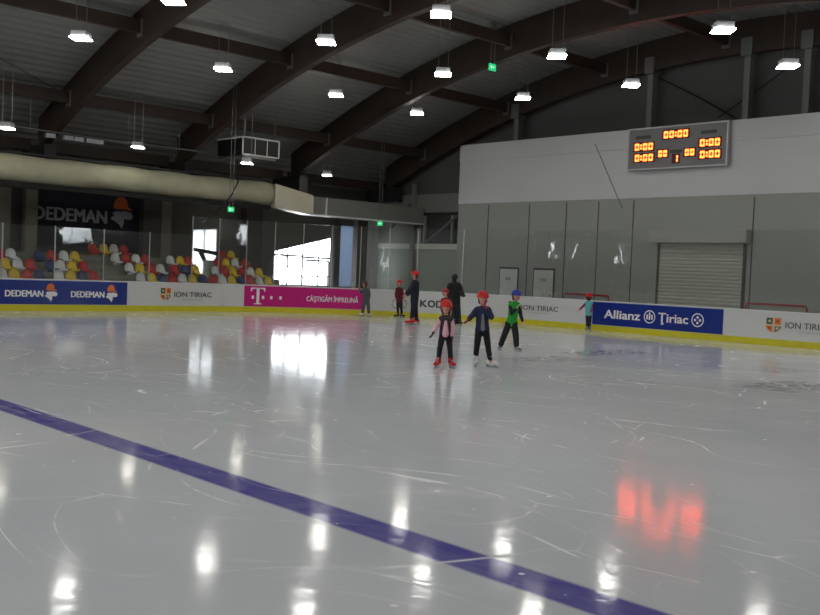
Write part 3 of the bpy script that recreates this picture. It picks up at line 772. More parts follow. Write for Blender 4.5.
for x, y in ((fx-.1, yA+.15), (fx-.1, yB-.15), (xb+.2, yA+.15), (xb+.2, yB-.15)): bar((x, y, zB), (x, y, ceil_z(x)), .012, M_steel, au, 'hanger_rod')
bm = bmesh.new(); tube(bm, [(-32.0, yA+.3, zA-.16), at(238, 182, 0, -32.3), at(231, 196, 0, -32.6), at(220, 208, 0, -33.0), at(203, 222, 0, -35.5)], .035, 6)
tag(obj('black_cable', bm, M_dsteel), 'black drooping cable from the air unit down across the fabric duct', 'cable')
# pipe with spotlights above duct
t = thing('spotlight_rail', 'thin metal pipe carrying small spotlights above the fabric duct', 'light rail', (0, 0, 0))
bm = bmesh.new(); tube(bm, [at(-6, 123, 0, -32.8), at(100, 139, 0, -32.8), at(205, 152, 0, -32.8)], .03, 6); obj('pipe', bm, M_steel, t)
for px in (50, 68, 78, 90, 98):
    P = at(px, 133+(px-50)*.14, 0, -32.8); o = obj('spotlight', box(-.08, .10, -.16, .16, -.16, -.02, M=Matrix.Translation(P)), M_house, t)
for px in (30, 128, 179):
    P = at(px, 127+px*.14, 0, -32.8); bm = bmesh.new(); tube(bm, [P, (P.x, P.y, ceil_z(P.x))], .01, 5); obj('hanger_rod', bm, M_steel, t)
# roof slot rails near arch feet, exit signs
def exit_sign(px, py, x, size, lab):
    P = at(px, py, 0, x); t = thing('exit_sign', lab, 'exit sign', P, math.radians(90))
    obj('sign_box', box(-size, size, -.03, .03, -size*.75, size*.75), M_exit, t)
    for sy in (-1, 1):
        bm = bmesh.new(); yy = sy*.031
        prism(bm, [(-size*.75, yy, -.05), (-size*.25, yy, -.05), (-size*.25, yy, .05), (-size*.75, yy, .05)], (0, sy*.003, 0))
        prism(bm, [(size*.05, yy, size*.25), (size*.6, yy, 0), (size*.05, yy, -size*.25)], (0, sy*.003, 0)); obj('arrow_mark', bm, M_exitw, t)
    for sx in (-.6, .6):
        bm = bmesh.new(); tube(bm, [(sx*size, 0, size*.75), (sx*size, 0, ceil_z(x)-P.z)], .012, 5); obj('wire', bm, M_steel, t)
exit_sign(492.3, 67.3, -22.7, .155, 'green exit sign hanging on wires under the roof, upper middle')
exit_sign(231, 209.5, -30.75, .12, 'small green exit sign hanging in front of the fabric duct')
exit_sign(380, 223.5, -32.2, .13, 'small green exit sign near the far corner below the fascia')

# ------------------------------------------------------------------ lamps
def make_lamp(loc, lab, k=1.0, grp='hanging hall lamps'):
    t = thing('hall_lamp', lab, 'ceiling lamp', loc, math.radians(45), grp)
    obj('housing', box(-.22*k, .22*k, -.22*k, .22*k, .0, .17), M_house, t)
    obj('diffuser', box(-.245*k, .245*k, -.245*k, .245*k, -.035, -.001), M_lamp if k == 1 else M_lamp2, t)
    cz = ceil_z(loc[0])-loc[2]-.02
    for s in (-1, 1):
        bm = bmesh.new(); tube(bm, [(s*.15, 0, .17), (s*.15, 0, cz)], .010, 5); obj('wire', bm, M_steel, t)
    return t
gx = [-27.3, -22.0, -17.5, -12.8, -8.1, -3.4]; gy = [12.1, 16.8, 21.85, 26.4]
labs = {(0, 0): 'lit square lamp highest at the left over the first arch bay', (1, 0): 'lit square lamp cut by the top edge beside the leftmost arch',
        (0, 1): 'lit square lamp hanging between the two left arches', (1, 1): 'lit square lamp in front of the second arch near the top',
        (2, 1): 'large lit square lamp near the top edge, left of the hanging exit sign', (0, 2): 'lit square lamp right of the second arch, above the duct end',
        (1, 2): 'lit square lamp in front of the long arch, left of the exit sign', (2, 2): 'lit square lamp right of the hanging exit sign',
        (3, 2): 'lit square lamp above the scoreboard, highest on the right', (0, 3): 'small lit square lamp low over the white wall corner, left of middle',
        (1, 3): 'lit square lamp just above the left end of the white wall', (2, 3): 'lit square lamp above the left edge of the scoreboard',
        (3, 3): 'lit square lamp at the right edge right of the scoreboard'}
seen = {(1, 0): (173, 1), (0, 0): (81, 38), (0, 1): (223, 69), (1, 1): (326, 42), (0, 2): (336, 95), (2, 1): (441, 14), (1, 2): (443, 74),
        (0, 3): (417, 113), (2, 2): (557, 56), (1, 3): (523, 98), (2, 3): (631, 85), (3, 2): (723, 30), (3, 3): (788, 66)}
for i, x in enumerate(gx):
    for j, y in enumerate([-8, -2.9, 2.2, 7.2]+gy):
        jj = j-4
        lab = labs.get((i, jj), 'unseen hall lamp outside the frame, %s row along the rink, %s across it' % (['first', 'second', 'third', 'fourth', 'fifth', 'sixth', 'seventh', 'eighth'][j], ['first', 'second', 'third', 'fourth', 'fifth', 'sixth'][i]))
        if i == 2 and jj == 0: continue
        if (i, jj) in seen: P = at(*seen[(i, jj)], 2, 8.0); make_lamp((P.x, P.y, 8.0), lab)
        else: make_lamp((x, y, 8.0), lab)
for px, py, lab in ((7, 128, 'lit low lamp at the left edge above the fabric duct'), (138, 147, 'lit low lamp above the duct between the two left arches'),
                    (247, 163, 'lit low lamp directly beneath the black air unit'), (327, 175, 'lit low lamp above the grey fascia right of the duct')):
    P = at(px, py, 2, 5.75) if px != 247 else at(px, py, 0, -30.7); make_lamp((P.x, P.y, P.z), lab, .75)

# ------------------------------------------------------------------ scoreboard
SY = PY-.24
c0 = at(629, 129, 1, SY); c1 = at(727, 165, 1, SY); zt = (at(629, 129, 1, SY).z+at(725.5, 121, 1, SY).z)/2; zb = (at(631, 171, 1, SY).z+at(727, 165, 1, SY).z)/2
sb = thing('scoreboard', 'grey electronic scoreboard with glowing orange digits on the white wall', 'scoreboard', (c0.x, SY, zb))
SWD, SH = c1.x-c0.x, zt-zb
obj('cabinet', box(.05, SWD-.05, .003, .12, .05, SH-.05), M_sb, sb)
bm = bmesh.new(); bx(bm, 0, SWD, -.03, .12, SH-.05, SH); bx(bm, 0, SWD, -.03, .12, 0, .05); bx(bm, 0, .05, -.03, .12, .05, SH-.05); bx(bm, SWD-.05, SWD, -.03, .12, .05, SH-.05)
obj('frame', bm, M_sbf, sb)
for xx in (.6, SWD-.6): obj('wall_bracket', box(xx-.05, xx+.05, .121, .22, .4, SH-.4), M_dsteel, sb)
SEGS = {'0': 'abcdef', '1': 'bc'}
def digits(s, px0, px1, py, hpx):
    """string of seven-segment digits between two picture columns on the board face"""
    a = at(px0, py, 1, SY); b = at(px1, py, 1, SY); x0 = a.x-c0.x; x1 = b.x-c0.x; zc = (at(px0, py, 1, SY).z+at(px1, py, 1, SY).z)/2-zb if px0 > 0 else 0
    units = [(.45 if ch == ':' else 1) for ch in s]; u = (x1-x0)/sum(units); H = hpx/31.0; x = x0; th = .055
    obj('digit_window', box(x0-.05, x1+.05, -.004, .001, zc-H/2-.05, zc+H/2+.05), mat('led_window', (60, 12, 10), .4), sb)
    for ch, un in zip(s, units):
        w_ = u*un
        bm = bmesh.new()
        def seg(xa, xb, za, zb2): bx(bm, xa, xb, -.012, -.005, za, zb2)
        if ch == ':':
            cx = x+w_/2
            for dz in (-.22, .22): seg(cx-th*.55, cx+th*.55, zc+dz*H-th*.6, zc+dz*H+th*.6)
        else:
            xa, xb = x+w_*.12, x+w_*.88; g_ = .012
            S = SEGS[ch]
            if 'a' in S: seg(xa+g_, xb-g_, zc+H/2-th, zc+H/2)
            if 'd' in S: seg(xa+g_, xb-g_, zc-H/2, zc-H/2+th)
            if 'b' in S: seg(xb-th, xb, zc+g_, zc+H/2-g_)
            if 'c' in S: seg(xb-th, xb, zc-H/2+g_, zc-g_)
            if 'f' in S: seg(xa, xa+th, zc+g_, zc+H/2-g_)
            if 'e' in S: seg(xa, xa+th, zc-H/2+g_, zc-g_)
        obj('led_digit' if ch != ':' else 'led_colon', bm, M_led, sb); x += w_
digits('00:00', 663.5, 688.5, 134, 7.5)
digits('0:00', 634.5, 653.5, 146.8, 7.5); digits('0:00', 634.5, 653.5, 157.8, 7.5)
digits('0:00', 699.5, 720.5, 142.3, 7.5); digits('0:00', 699.5, 720.5, 154.0, 7.5)
digits('00', 658, 667.5, 153.6, 7); digits('00', 684.5, 694.8, 152.2, 7); digits('1', 673, 678.5, 158.5, 7.5)
for a, b, py in ((636, 651, 137.3), (701, 717, 131.7), (670, 682, 151.3)):
    P = at(a, py, 1, SY); Q = at(b, py, 1, SY); z = (P.z+Q.z)/2-zb
    obj('name_plate', box(P.x-c0.x, Q.x-c0.x, -.004, .001, z-.06, z+.06), mat('plate_dark', (62, 66, 58), .5), sb)

# ------------------------------------------------------------------ people
def capsule(bm, a, b, ra, rb, seg=12):
    a, b = Vector(a), Vector(b); d = b-a
    if d.length < 1e-5: d = Vector((0, 0, 1e-4)); b = a+d
    s, t = frame_of(d); dn = d.normalized(); rings = []
    for k in range(-4, 1): an = k*math.pi/8; rings.append((a+dn*ra*math.sin(an), ra*max(.02, math.cos(an))))
    for k in range(0, 5): an = k*math.pi/8; rings.append((b+dn*rb*math.sin(an), rb*max(.02, math.cos(an))))
    R_ = [[bm.verts.new(c+(s*math.cos(2*math.pi*j/seg)+t*math.sin(2*math.pi*j/seg))*r) for j in range(seg)] for c, r in rings]
    for A, B in zip(R_, R_[1:]):
        for j in range(seg): bm.faces.new((A[j], A[(j+1) % seg], B[(j+1) % seg], B[j]))
    bm.faces.new(R_[0][::-1]); bm.faces.new(R_[-1])
def ellip(bm, c, r, M=None, seg=16, rings=10, zmin=-1.0):
    c = Vector(c); G = []
    for i in range(rings+1):
        a = math.asin(max(-1, zmin))+(math.pi/2-math.asin(max(-1, zmin)))*i/rings; row = []
        for j in range(seg):
            p = Vector((r[0]*max(.01, math.cos(a))*math.cos(2*math.pi*j/seg), r[1]*max(.01, math.cos(a))*math.sin(2*math.pi*j/seg), r[2]*math.sin(a)))
            row.append(bm.verts.new(c+(M @ p if M is not None else p)))
        G.append(row)
    for A, B in zip(G, G[1:]):
        for j in range(seg): bm.faces.new((A[j], A[(j+1) % seg], B[(j+1) % seg], B[j]))
    bm.faces.new(G[0][::-1]); bm.faces.new(G[-1])
def fused(name, bm, m, parent, voxel=.008, smooth=4, lump=0):
    """fuses overlapping volumes into one continuous skin"""
    bmesh.ops.recalc_face_normals(bm, faces=bm.faces)
    me = bpy.data.meshes.new(name); bm.to_mesh(me); bm.free(); o = bpy.data.objects.new(name, me); C.objects.link(o)
    md = o.modifiers.new('r', 'REMESH'); md.mode = 'VOXEL'; md.voxel_size = voxel; md.use_smooth_shade = True
    if smooth: sm = o.modifiers.new('s', 'SMOOTH'); sm.iterations = smooth; sm.factor = .5
    if lump:
        tx = bpy.data.textures.get('folds') or bpy.data.textures.new('folds', 'CLOUDS'); tx.noise_scale = .09
        dm = o.modifiers.new('d', 'DISPLACE'); dm.texture = tx; dm.strength = lump; dm.mid_level = .5
    dg = bpy.context.evaluated_depsgraph_get(); n = bpy.data.meshes.new_from_object(o.evaluated_get(dg)); n.name = name
    bpy.data.objects.remove(o); bpy.data.meshes.remove(me); n.materials.clear()
    for p in n.polygons: p.use_smooth = True
    return link(name, n, m, parent)
def hand(bm, wrist, d, side, k, fat=1.0):
    """palm, four fingers and a thumb; d = finger direction, side = thumb side"""
    wrist = Vector(wrist); d = Vector(d).normalized(); side = Vector(side); side = (side-d*side.dot(d)).normalized(); nrm = d.cross(side)
    pl = .085*k
    for q in (-.026, -.009, .009, .026): capsule(bm, wrist+side*q*k*.6, wrist+d*pl+side*q*k, .015*k*fat, .012*k*fat, 8)
    for q, ln in ((.028, .062), (.0095, .072), (-.0095, .066), (-.028, .052)):
        b = wrist+d*pl+side*q*k; mid = b+(d+side*q*4+nrm*.15)*ln*k*.5; e = mid+(d+side*q*4+nrm*.6).normalized()*ln*k*.5
        capsule(bm, b, mid, .0095*k*fat, .0085*k*fat, 8); capsule(bm, mid, e, .0085*k*fat, .007*k*fat, 8)
    b = wrist+d*.02*k+side*.022*k; mid = b+(d*.7+side*.75)*.042*k; e = mid+(d+side*.15+nrm*.3)*.03*k
    capsule(bm, b, mid, .012*k*fat, .010*k*fat, 8); capsule(bm, mid, e, .010*k*fat, .008*k*fat, 8)

def skate(parent, foot, yaw, k, boot_m, ankle, name='skate'):
    """figure skate whose blade stands on the ice at foot, toe along yaw (local, 0 = toward the camera)"""
    d = Vector((math.sin(yaw), -math.cos(yaw), 0)); s = Vector((-d.y, d.x, 0)); f = Vector(foot); A = Vector(ankle)
    bm = bmesh.new(); h = .055*k
    capsule(bm, f+d*(-.07*k)+Vector((0, 0, h+.045*k)), f+d*.10*k+Vector((0, 0, h+.035*k)), .045*k, .036*k)
    capsule(bm, f+d*.06*k+Vector((0, 0, h+.03*k)), f+d*.14*k+Vector((0, 0, h+.03*k)), .040*k, .034*k)
    capsule(bm, f+d*(-.05*k)+Vector((0, 0, h+.05*k)), A+Vector((0, 0, .03*k)), .047*k, .052*k)
    bt = fused(name, bm, boot_m, parent, .008, 3)
    M = Matrix.Translation(f) @ Matrix(((d.x, s.x, 0, 0), (d.y, s.y, 0, 0), (0, 0, 1, 0), (0, 0, 0, 1)))
    bm = bmesh.new(); bx(bm, -.12*k, .17*k, -.002, .002, 0.0005, .03*k, M=M)
    for xx in (-.08, .09): bx(bm, xx*k-.025*k, xx*k+.025*k, -.008*k, .008*k, .025*k, h+.01*k, M=M)
    obj('blade', bm, M_blade, bt)
    bm = bmesh.new()
    for i in range(4):
        c = f+d*(.075-.03*i)*k+Vector((0, 0, h+(.068+.022*i)*k)); tube(bm, [c-s*.028*k, c+s*.028*k], .004*k, 5)
    obj('laces', bm, M_paper, bt)
    return bt

def person(label, root, J, face, k, cl, D=None, group=None):
    """root: picture point of the feet on the ice; J: joints as (px, py, t) with t metres toward the camera"""
    G = at(root[0], root[1], 2, 0.0)
    vd = Vector((G.x, G.y, 0)).normalized(); rt = Vector((vd.y, -vd.x, 0)); rz = math.atan2(rt.y, rt.x)
    e = thing('person', label, 'person', (G.x, G.y, 0), rz, group)
    def L(px, py, t=0):
        d = ray(px, py); n = vd; s = ((G-vd*t)-CY).dot(n)/d.dot(n); P = CY+d*s-G; return Vector((P.dot(rt), P.dot(vd), P.z))
    j = {n: L(*v) for n, v in J.items()}
    def foot(n):      # a foot stands on the ice
        v = J[n]; P = L(v[0], v[1], v[2] if len(v) > 2 else 0); q = at(v[0], v[1], 2, 0)-G
        return Vector((q.dot(rt), max(-.35, min(.35, q.dot(vd))), 0))
    fa, fb_ = foot('fa'), foot('fb')
    fd = Vector((math.sin(face), -math.cos(face), 0)); sd = Vector((-fd.y, fd.x, 0))
    if sd.x < 0 and False: sd = -sd
    H = j['head']; hk = cl.get('hk', k)
    R3 = Matrix(((sd.x, -fd.x, 0), (sd.y, -fd.y, 0), (0, 0, 1)))     # local head axes: x side, y backward
    # body: one continuous skin
    bm = bmesh.new()
    ellip(bm, H+Vector((0, 0, .02*hk)), (.074*hk, .090*hk, .100*hk), R3)
    ellip(bm, H+fd*.022*hk+Vector((0, 0, -.045*hk)), (.055*hk, .060*hk, .065*hk), R3)
    capsule(bm, H+fd*.088*hk+Vector((0, 0, .012*hk)), H+fd*.106*hk+Vector((0, 0, -.018*hk)), .008*hk, .012*hk, 8)
    for s in (-1, 1):
        capsule(bm, H+sd*s*.074*hk+Vector((0, 0, .02*hk)), H+sd*s*.078*hk+Vector((0, 0, -.02*hk)), .014*hk, .010*hk, 8)
    hipc = (j['ha']+j['hb'])/2; shc = (j['sa']+j['sb'])/2; chest = shc.lerp(hipc, .3); waist = shc.lerp(hipc, .72)
    capsule(bm, H+Vector((0, 0, -.05*hk)), j['neck']+Vector((0, 0, -.02)), .042*k, .048*k)
    hw = (j['sa']-j['sb']).length/2
    capsule(bm, j['sa'].lerp(shc, .3), j['sb'].lerp(shc, .3), .055*k, .055*k)
    capsule(bm, chest, waist, .085*k, .078*k); capsule(bm, waist, hipc, .078*k, .082*k)
    for q in 'ab':
        S, El, Wr = j['s'+q], j['e'+q], j['w'+q]
        capsule(bm, S, El, .042*k, .034*k); capsule(bm, El, Wr, .034*k, .024*k)
        Hp, Kn, An = j['h'+q], j['k'+q], j['n'+q]
        capsule(bm, Hp, Kn, .07*k, .05*k); capsule(bm, Kn, An, .050*k, .034*k)
        ft = fa if q == 'a' else fb_
        capsule(bm, An, ft+Vector((0, 0, .09*k)), .034*k, .03*k)
    hd = {}
    for q in 'ab':
        Wr, El = j['w'+q], j['e'+q]; d = (Wr-El).normalized(); d = (cl.get('hd'+q) and Vector(cl['hd'+q])) or d
        thumb = Vector((0, -1, .2)) if abs(d.y) < .8 else Vector((1, 0, 0)); hd[q] = (Wr+d*.01, d, thumb)
        if not cl.get('glove'+q): hand(bm, Wr+d*.01, d, thumb, k)
    fused('body', bm, M_skin, e, .0075, 2)
    for s in (-1, 1):
        bm = bmesh.new(); ellip(bm, H+fd*.080*hk+sd*s*.030*hk+Vector((0, 0, .018*hk)), (.012*hk, .010*hk, .007*hk), None, 8, 6); obj('eye', bm, M_eye, e, True)
    bm = bmesh.new(); c = H+fd*.079*hk+Vector((0, 0, -.050*hk)); capsule(bm, c-sd*.016*hk, c+sd*.016*hk, .006*hk, .006*hk, 8); obj('mouth', bm, M_lip, e, True)
    # hair
    if cl.get('hair'):
        bm = bmesh.new(); ellip(bm, H-fd*.014*hk+Vector((0, 0, .035*hk)), (.083*hk, .090*hk, .098*hk), R3)
        for s in (-1, 1): capsule(bm, H+sd*s*.062*hk-fd*.03*hk, H+sd*s*.055*hk-fd*.04*hk+Vector((0, 0, -.09*hk)), .030*hk, .018*hk)
        capsule(bm, H-fd*.05*hk, H-fd*.045*hk+Vector((0, 0, -.12*hk)), .045*hk, .025*hk)
        fused('hair', bm, cl['hair'], e, .009, 2, .006)
    # helmet or hat
    if cl.get('helmet'):
        bm = bmesh.new(); c = H+Vector((0, 0, .030*hk))
        ellip(bm, c, (.114*hk, .130*hk, .122*hk), R3, 24, 10, zmin=-.05)
        tube(bm, [c+(sd*math.cos(a)*.114+fd*math.sin(a)*.130)*hk+Vector((0, 0, -.004*hk)) for a in [2*math.pi*q/24 for q in range(25)]], .010*hk, 6)
        hm = obj('helmet', bm, cl['helmet'], e, True)
        for s in (-.05, 0, .05):
            bm = bmesh.new(); capsule(bm, c+sd*s*hk+fd*.100*hk+Vector((0, 0, .050*hk)), c+sd*s*hk+fd*.06*hk+Vector((0, 0, .093*hk)), .009*hk, .009*hk, 8); obj('vent', bm, M_dsteel, hm, True)
        for s in (-1, 1):
            bm = bmesh.new(); tube(bm, [H+sd*s*.088*hk+Vector((0, 0, .03*hk)), H+sd*s*.070*hk+fd*.02*hk+Vector((0, 0, -.07*hk)), H+fd*.05*hk+Vector((0, 0, -.115*hk))], .006*hk, 5); obj('chin_strap', bm, M_dsteel, hm)
    if cl.get('hat'):
        bm = bmesh.new(); ellip(bm, H+Vector((0, 0, .03*hk)), (.094*hk, .106*hk, .115*hk), R3, 20, 10, zmin=-.1); obj('knit_hat', bm, cl['hat'], e, True)
    # upper garments
    def torso(bm, g, hem=0, top=True, narrow=1):
        capsule(bm, j['sa'].lerp(shc, .25*narrow), j['sb'].lerp(shc, .25*narrow), .06*k+g, .06*k+g)
        for q in (-1, 1):
            o_ = (j['sb']-j['sa']).normalized()*q*hw*.42; oh = (j['hb']-j['ha']); oh = oh*q*.5
            capsule(bm, shc+o_+Vector((0, 0, -.04)), waist+o_*.8, .068*k+g, .068*k+g)
            capsule(bm, waist+o_*.8, hipc+oh*.8+Vector((0, 0, -hem)), .068*k+g, .072*k+g)
        capsule(bm, j['neck']+Vector((0, 0, -.015)), chest, .050*k+g*.6, .09*k+g)
        capsule(bm, chest, waist, .092*k+g, .086*k+g); capsule(bm, waist, hipc+Vector((0, 0, -hem*.3)), .086*k+g, .08*k+g)
    def sleeves(bm, g, which='ab', cut=1.0):
        for q in which:
            S, El, Wr = j['s'+q], j['e'+q], j['w'+q]
            capsule(bm, S, El, .050*k+g, .043*k+g); capsule(bm, El, El.lerp(Wr, cut), .043*k+g, .034*k+g)
    if cl.get('shirt'):
        bm = bmesh.new(); torso(bm, .006, 0.02); sleeves(bm, .004); fused('shirt', bm, cl['shirt'], e, .010, 3, .012)
    if cl.get('jacket'):
        bk = cl.get('bulk', 0); bm = bmesh.new(); torso(bm, .018+bk, cl.get('hem', .04)); sleeves(bm, .014+bk*.6); fused('jacket', bm, cl['jacket'], e, .010, 3, .02)
        if cl.get('front'):
            bm = bmesh.new(); p0 = shc+fd*(.090*k+.022)+Vector((0, 0, -.05)); p1 = hipc+fd*(.090*k+.022)+Vector((0, 0, .0))
            p0 = p0.lerp(p1, .12); capsule(bm, p0, p1, .022, .042); fused('shirt_front', bm, cl['front'], e, .010, 2)
    if cl.get('vest'):
        bm = bmesh.new(); torso(bm, .018, cl.get('hem', .02))
        v = fused('vest', bm, cl['vest'], e, .010, 3, .015)
        if cl.get('open_front'):
            bm = bmesh.new(); p0 = shc+fd*(.090*k+.016)+Vector((0, 0, -.045)); p1 = hipc+fd*(.090*k+.016)+Vector((0, 0, -.01))
            capsule(bm, p0, p1, .028, .062); fused('shirt_front', bm, cl['shirt'], e, .010, 2)
    # trousers
    g = cl.get('baggy', .006); bm = bmesh.new()
    capsule(bm, j['ha'], j['hb'], .078*k+g*.6, .078*k+g*.6); capsule(bm, hipc, waist, .085*k, .078*k)
    for q in 'ab':
        Hp, Kn, An = j['h'+q], j['k'+q], j['n'+q]
        capsule(bm, Hp, Kn, .076*k+g*.3, .056*k+g); capsule(bm, Kn, An, .056*k+g, .042*k+g*1.1)
    fused('trousers', bm, cl['pants'], e, .010, 3, .012)
    for q in 'ab':
        if cl.get('glove'+q):
            bm = bmesh.new(); w_, d, th = hd[q]; hand(bm, w_, d, th, k*1.05, 1.35); capsule(bm, w_-d*.03*k, w_+d*.02*k, .032*k, .03*k, 10); fused('glove', bm, cl['glove'+q], e, .006, 1)
        ft = fa if q == 'a' else fb_
        skate(e, ft, cl.get('ft'+q, face), k*cl.get('sk', 1), cl['skate'], j['n'+q])
        if cl.get('sock'):
            bm = bmesh.new(); An = j['n'+q]; capsule(bm, An+Vector((0, 0, -.01)), An+Vector((0, 0, .05*k)), .045*k, .048*k, 10); obj('sock', bm, cl['sock'], e, True)
    return e, j, L

c_red = mat('helmet_red', (205, 22, 24), .3); c_blue = mat('helmet_blue', (30, 50, 165), .3)
c_pink = mat('cloth_pink', (226, 172, 184), .85); c_dvest = mat('cloth_dark_grey', (52, 46, 56), .8); c_blk = mat('cloth_black', (18, 19, 24), .8)
c_navy = mat('cloth_navy', (34, 42, 78), .8); c_gr = mat('cloth_grey', (128, 128, 128), .85); c_green = mat('cloth_green', (24, 150, 44), .7)
c_teal = mat('cloth_teal', (78, 176, 172), .8); c_mgt = mat('cloth_magenta', (150, 50, 84), .8); c_dred = mat('cloth_dark_red', (120, 24, 38), .8)
c_dnavy = mat('cloth_dark_navy', (22, 26, 44), .8); c_grey2 = mat('cloth_charcoal', (74, 80, 82), .85); c_dteal = mat('cloth_dark_teal', (16, 34, 38), .8)
s_red = mat('skate_red', (190, 20, 26), .35); s_wht = mat('skate_white', (222, 222, 222), .35); s_gry = mat('skate_grey', (150, 148, 144), .4); s_blk = mat('skate_black', (24, 24, 26), .4)
h_brown = mat('hair_brown', (58, 36, 24), .6); h_dark = mat('hair_dark', (24, 18, 16), .6); g_red = mat('glove_red', (178, 26, 44), .8); g_dark = mat('glove_dark', (70, 30, 40), .8)
sock_g = mat('sock_green', (40, 84, 70), .8); h_dark2 = h_dark

person('small child in red helmet, pink top, dark open vest and red skates facing the camera', (444, 368), dict(
    head=(446, 307.6), neck=(446, 316), sa=(440.6, 319.2), sb=(451.2, 319.2), ea=(436.8, 326.5, .05), eb=(453.2, 328, .02), wa=(434, 331.5, .1), wb=(452.4, 336, .06),
    ha=(442.9, 333.2), hb=(448.2, 333.2), ka=(440, 347.5, .03), kb=(449.8, 347.5, .03), na=(438.3, 360.5), nb=(450.6, 360.5), fa=(437.3, 368), fb=(451.3, 368.3)),
    0, .86, dict(hk=.98, helmet=c_red, hair=h_brown, shirt=c_pink, vest=c_dvest, open_front=True, sk=1.2, hem=-.01, pants=c_blk, baggy=.004, skate=s_red, fta=-.3, ftb=.35, glovea=g_dark, gloveb=g_dark, sock=sock_g))
person('child in red helmet and navy jacket raising a red-gloved hand to the mouth, white skates', (484, 367.4), dict(
    head=(482.8, 298.4), neck=(482.5, 306.8), sa=(476.8, 310), sb=(488.3, 310), ea=(472.3, 315.5, .0), eb=(491.5, 317, .10), wa=(469, 319, .1), wb=(486.5, 309.5, .20),
    ha=(479.2, 328.5), hb=(485.5, 328.5), ka=(477.2, 344), kb=(487.6, 344), na=(475.5, 357.8), nb=(489.8, 358.2), fa=(475.6, 367.4), fb=(491, 367.4)),
    .1, .95, dict(hk=1.0, helmet=c_red, hair=h_dark, jacket=c_navy, front=c_gr, hem=.0, pants=c_blk, skate=s_wht, fta=-.1, ftb=1.0, gloveb=g_red, glovea=mat('glove_rust', (130, 62, 50), .8), hdb=(-.35, -.3, .9)))
person('child in blue helmet, green vest over black sleeves and wide black trousers', (508.5, 351.5), dict(
    head=(516.2, 296), neck=(515, 302.2), sa=(510.3, 305.3), sb=(518.3, 305), ea=(511.5, 313.2, .14), eb=(520.6, 314), wa=(516.2, 309, .2), wb=(522.3, 320.8, .03),
    ha=(508.8, 323.5), hb=(514, 323.5), ka=(505, 333.5, .03), kb=(515.7, 334.5), na=(501, 344), nb=(516.5, 345), fa=(500, 350.3), fb=(517.3, 352)),
    .55, .95, dict(hk=1.0, helmet=c_blue, hair=h_brown, shirt=c_blk, vest=c_green, pants=c_blk, baggy=.022, skate=s_gry, fta=-.3, ftb=.7, hem=-.02, hda=(.45, -.3, .84)))
person('child in red helmet, turquoise vest and magenta sleeves with arm held out, seen from behind', (588, 331.5), dict(
    head=(588.9, 297.2), neck=(588.8, 301), sa=(586.2, 303.2), sb=(591.4, 303.2), ea=(582.6, 306.6), eb=(592, 308), wa=(580, 309.2), wb=(591.2, 312.3, .1),
    ha=(587.4, 313.8), hb=(590.2, 313.8), ka=(587.3, 320.8), kb=(589.8, 320.8), na=(587.1, 327.8), nb=(589.4, 327.8), fa=(586.5, 331.5), fb=(590, 331.5)),
    math.pi*.95, .88, dict(hk=1.0, helmet=c_red, hair=h_brown, shirt=c_mgt, vest=c_teal, pants=c_dnavy, skate=s_gry))
person('adult in red helmet, dark navy clothes and red skates, reaching out toward a child', (413, 325), dict(
    head=(415.2, 275.3), neck=(415, 280.8), sa=(413.6, 284, .17), sb=(416.6, 284, -.17), ea=(410.3, 289.5, .22), eb=(411.5, 290, -.2), wa=(406.6, 293.2, .16), wb=(407.6, 294.5, -.14),
    ha=(414.2, 300.5, .09), hb=(414.8, 300.5, -.09), ka=(413, 310, .1), kb=(415.5, 310, -.08), na=(411.6, 319.5, .08), nb=(416.6, 319, -.06), fa=(410.8, 325.2), fb=(415.5, 324.5)),
    -math.pi/2+.15, 1.25, dict(hk=1.06, helmet=c_red, hair=h_dark, jacket=c_dnavy, bulk=.012, pants=c_dnavy, baggy=.012, skate=s_red, hem=.08))
e6, j6, L6 = person('small child in red helmet and dark red top over black trousers, beside the navy adult', (399.5, 317.6), dict(
    head=(399.3, 283.3), neck=(399.3, 287.4), sa=(396.7, 289.3), sb=(401.9, 289.3), ea=(395.6, 293.8), eb=(403, 293.8), wa=(396, 298), wb=(402.9, 298),
    ha=(397.9, 300.5), hb=(400.9, 300.5), ka=(397.8, 307), kb=(401.2, 307), na=(397.9, 313.2), nb=(401.6, 313.2), fa=(397, 317.6), fb=(401.9, 317.6)),
    0, .9, dict(hk=1.0, helmet=c_red, shirt=c_dred, vest=mat('cloth_red_black', (84, 18, 28), .8), pants=c_blk, skate=s_blk, fta=-.9, ftb=.9, hair=h_dark))
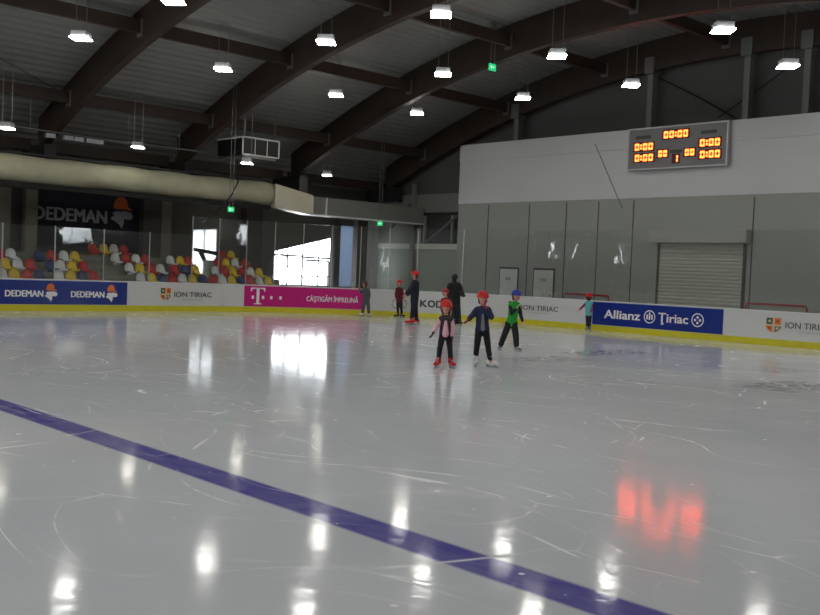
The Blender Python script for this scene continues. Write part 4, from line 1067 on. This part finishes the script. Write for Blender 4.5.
for sx, w0 in ((-1, 'wa'), (1, 'wb')):
    a = j6[w0]; bm = bmesh.new(); tube(bm, [a+Vector((sx*.0, 0, -.05)), a+Vector((sx*.12, -.02, -.12)), a+Vector((sx*.15, -.02, -.25)), a+Vector((sx*.08, -.02, -.36)), a+Vector((-sx*.03, -.02, -.40))], .012, 6)
    obj('looped_strap', bm, c_blk, e6)
person('bareheaded brown-haired child in charcoal clothes leaning on the boards by the magenta advert', (365.3, 316.3), dict(
    head=(365.2, 284.3), neck=(365.5, 288), sa=(362.8, 290.2), sb=(368.3, 290.2), ea=(360.8, 292.2, -.05), eb=(369.3, 295), wa=(359.6, 289.3, -.12), wb=(368.8, 299),
    ha=(364.7, 299.8), hb=(367.6, 299.8), ka=(363.7, 306), kb=(368.3, 306), na=(362.6, 312.2), nb=(368.8, 312.2), fa=(362, 316.2), fb=(368.3, 316.3)),
    -2.2, .92, dict(hk=.98, hair=mat('hair_auburn', (92, 42, 30), .6), jacket=c_grey2, pants=c_grey2, baggy=.018, skate=s_wht, ftb=.7, fta=-.8))
person('adult all in black with a dark hat, standing near the corner boards', (456.5, 326), dict(
    head=(454.8, 278.6), neck=(454.8, 283), sa=(449.8, 286), sb=(459.2, 286), ea=(449.2, 293), eb=(461.2, 291.5, .05), wa=(450, 299.2, .08), wb=(462.5, 294.6, .25),
    ha=(452.8, 301), hb=(457, 301), ka=(453.4, 311), kb=(457.8, 311), na=(454.2, 320.8), nb=(458.8, 321), fa=(454.2, 326), fb=(459, 326.2)),
    math.pi*.85, 1.25, dict(hk=1.08, hat=c_blk, hair=h_dark, jacket=c_blk, hem=.16, bulk=.03, pants=c_dteal, baggy=.03, skate=s_blk, glovea=c_blk, gloveb=c_blk))
person('child in red helmet mostly hidden behind the small child in the pink top', (446.5, 331), dict(
    head=(445.3, 292.8), neck=(445.6, 298), sa=(442.6, 300.2), sb=(449.4, 300.2), ea=(441.6, 306), eb=(451.3, 305.5), wa=(442.3, 311), wb=(451.3, 310.5, .1),
    ha=(444, 313), hb=(448.2, 313), ka=(444, 320), kb=(448.3, 320), na=(444.4, 327), nb=(448.6, 327), fa=(444.4, 331), fb=(448.6, 331)),
    0, .88, dict(hk=.95, helmet=mat('helmet_dull_red', (168, 30, 34), .3), jacket=c_dred, pants=c_blk, skate=s_blk, hair=h_dark))
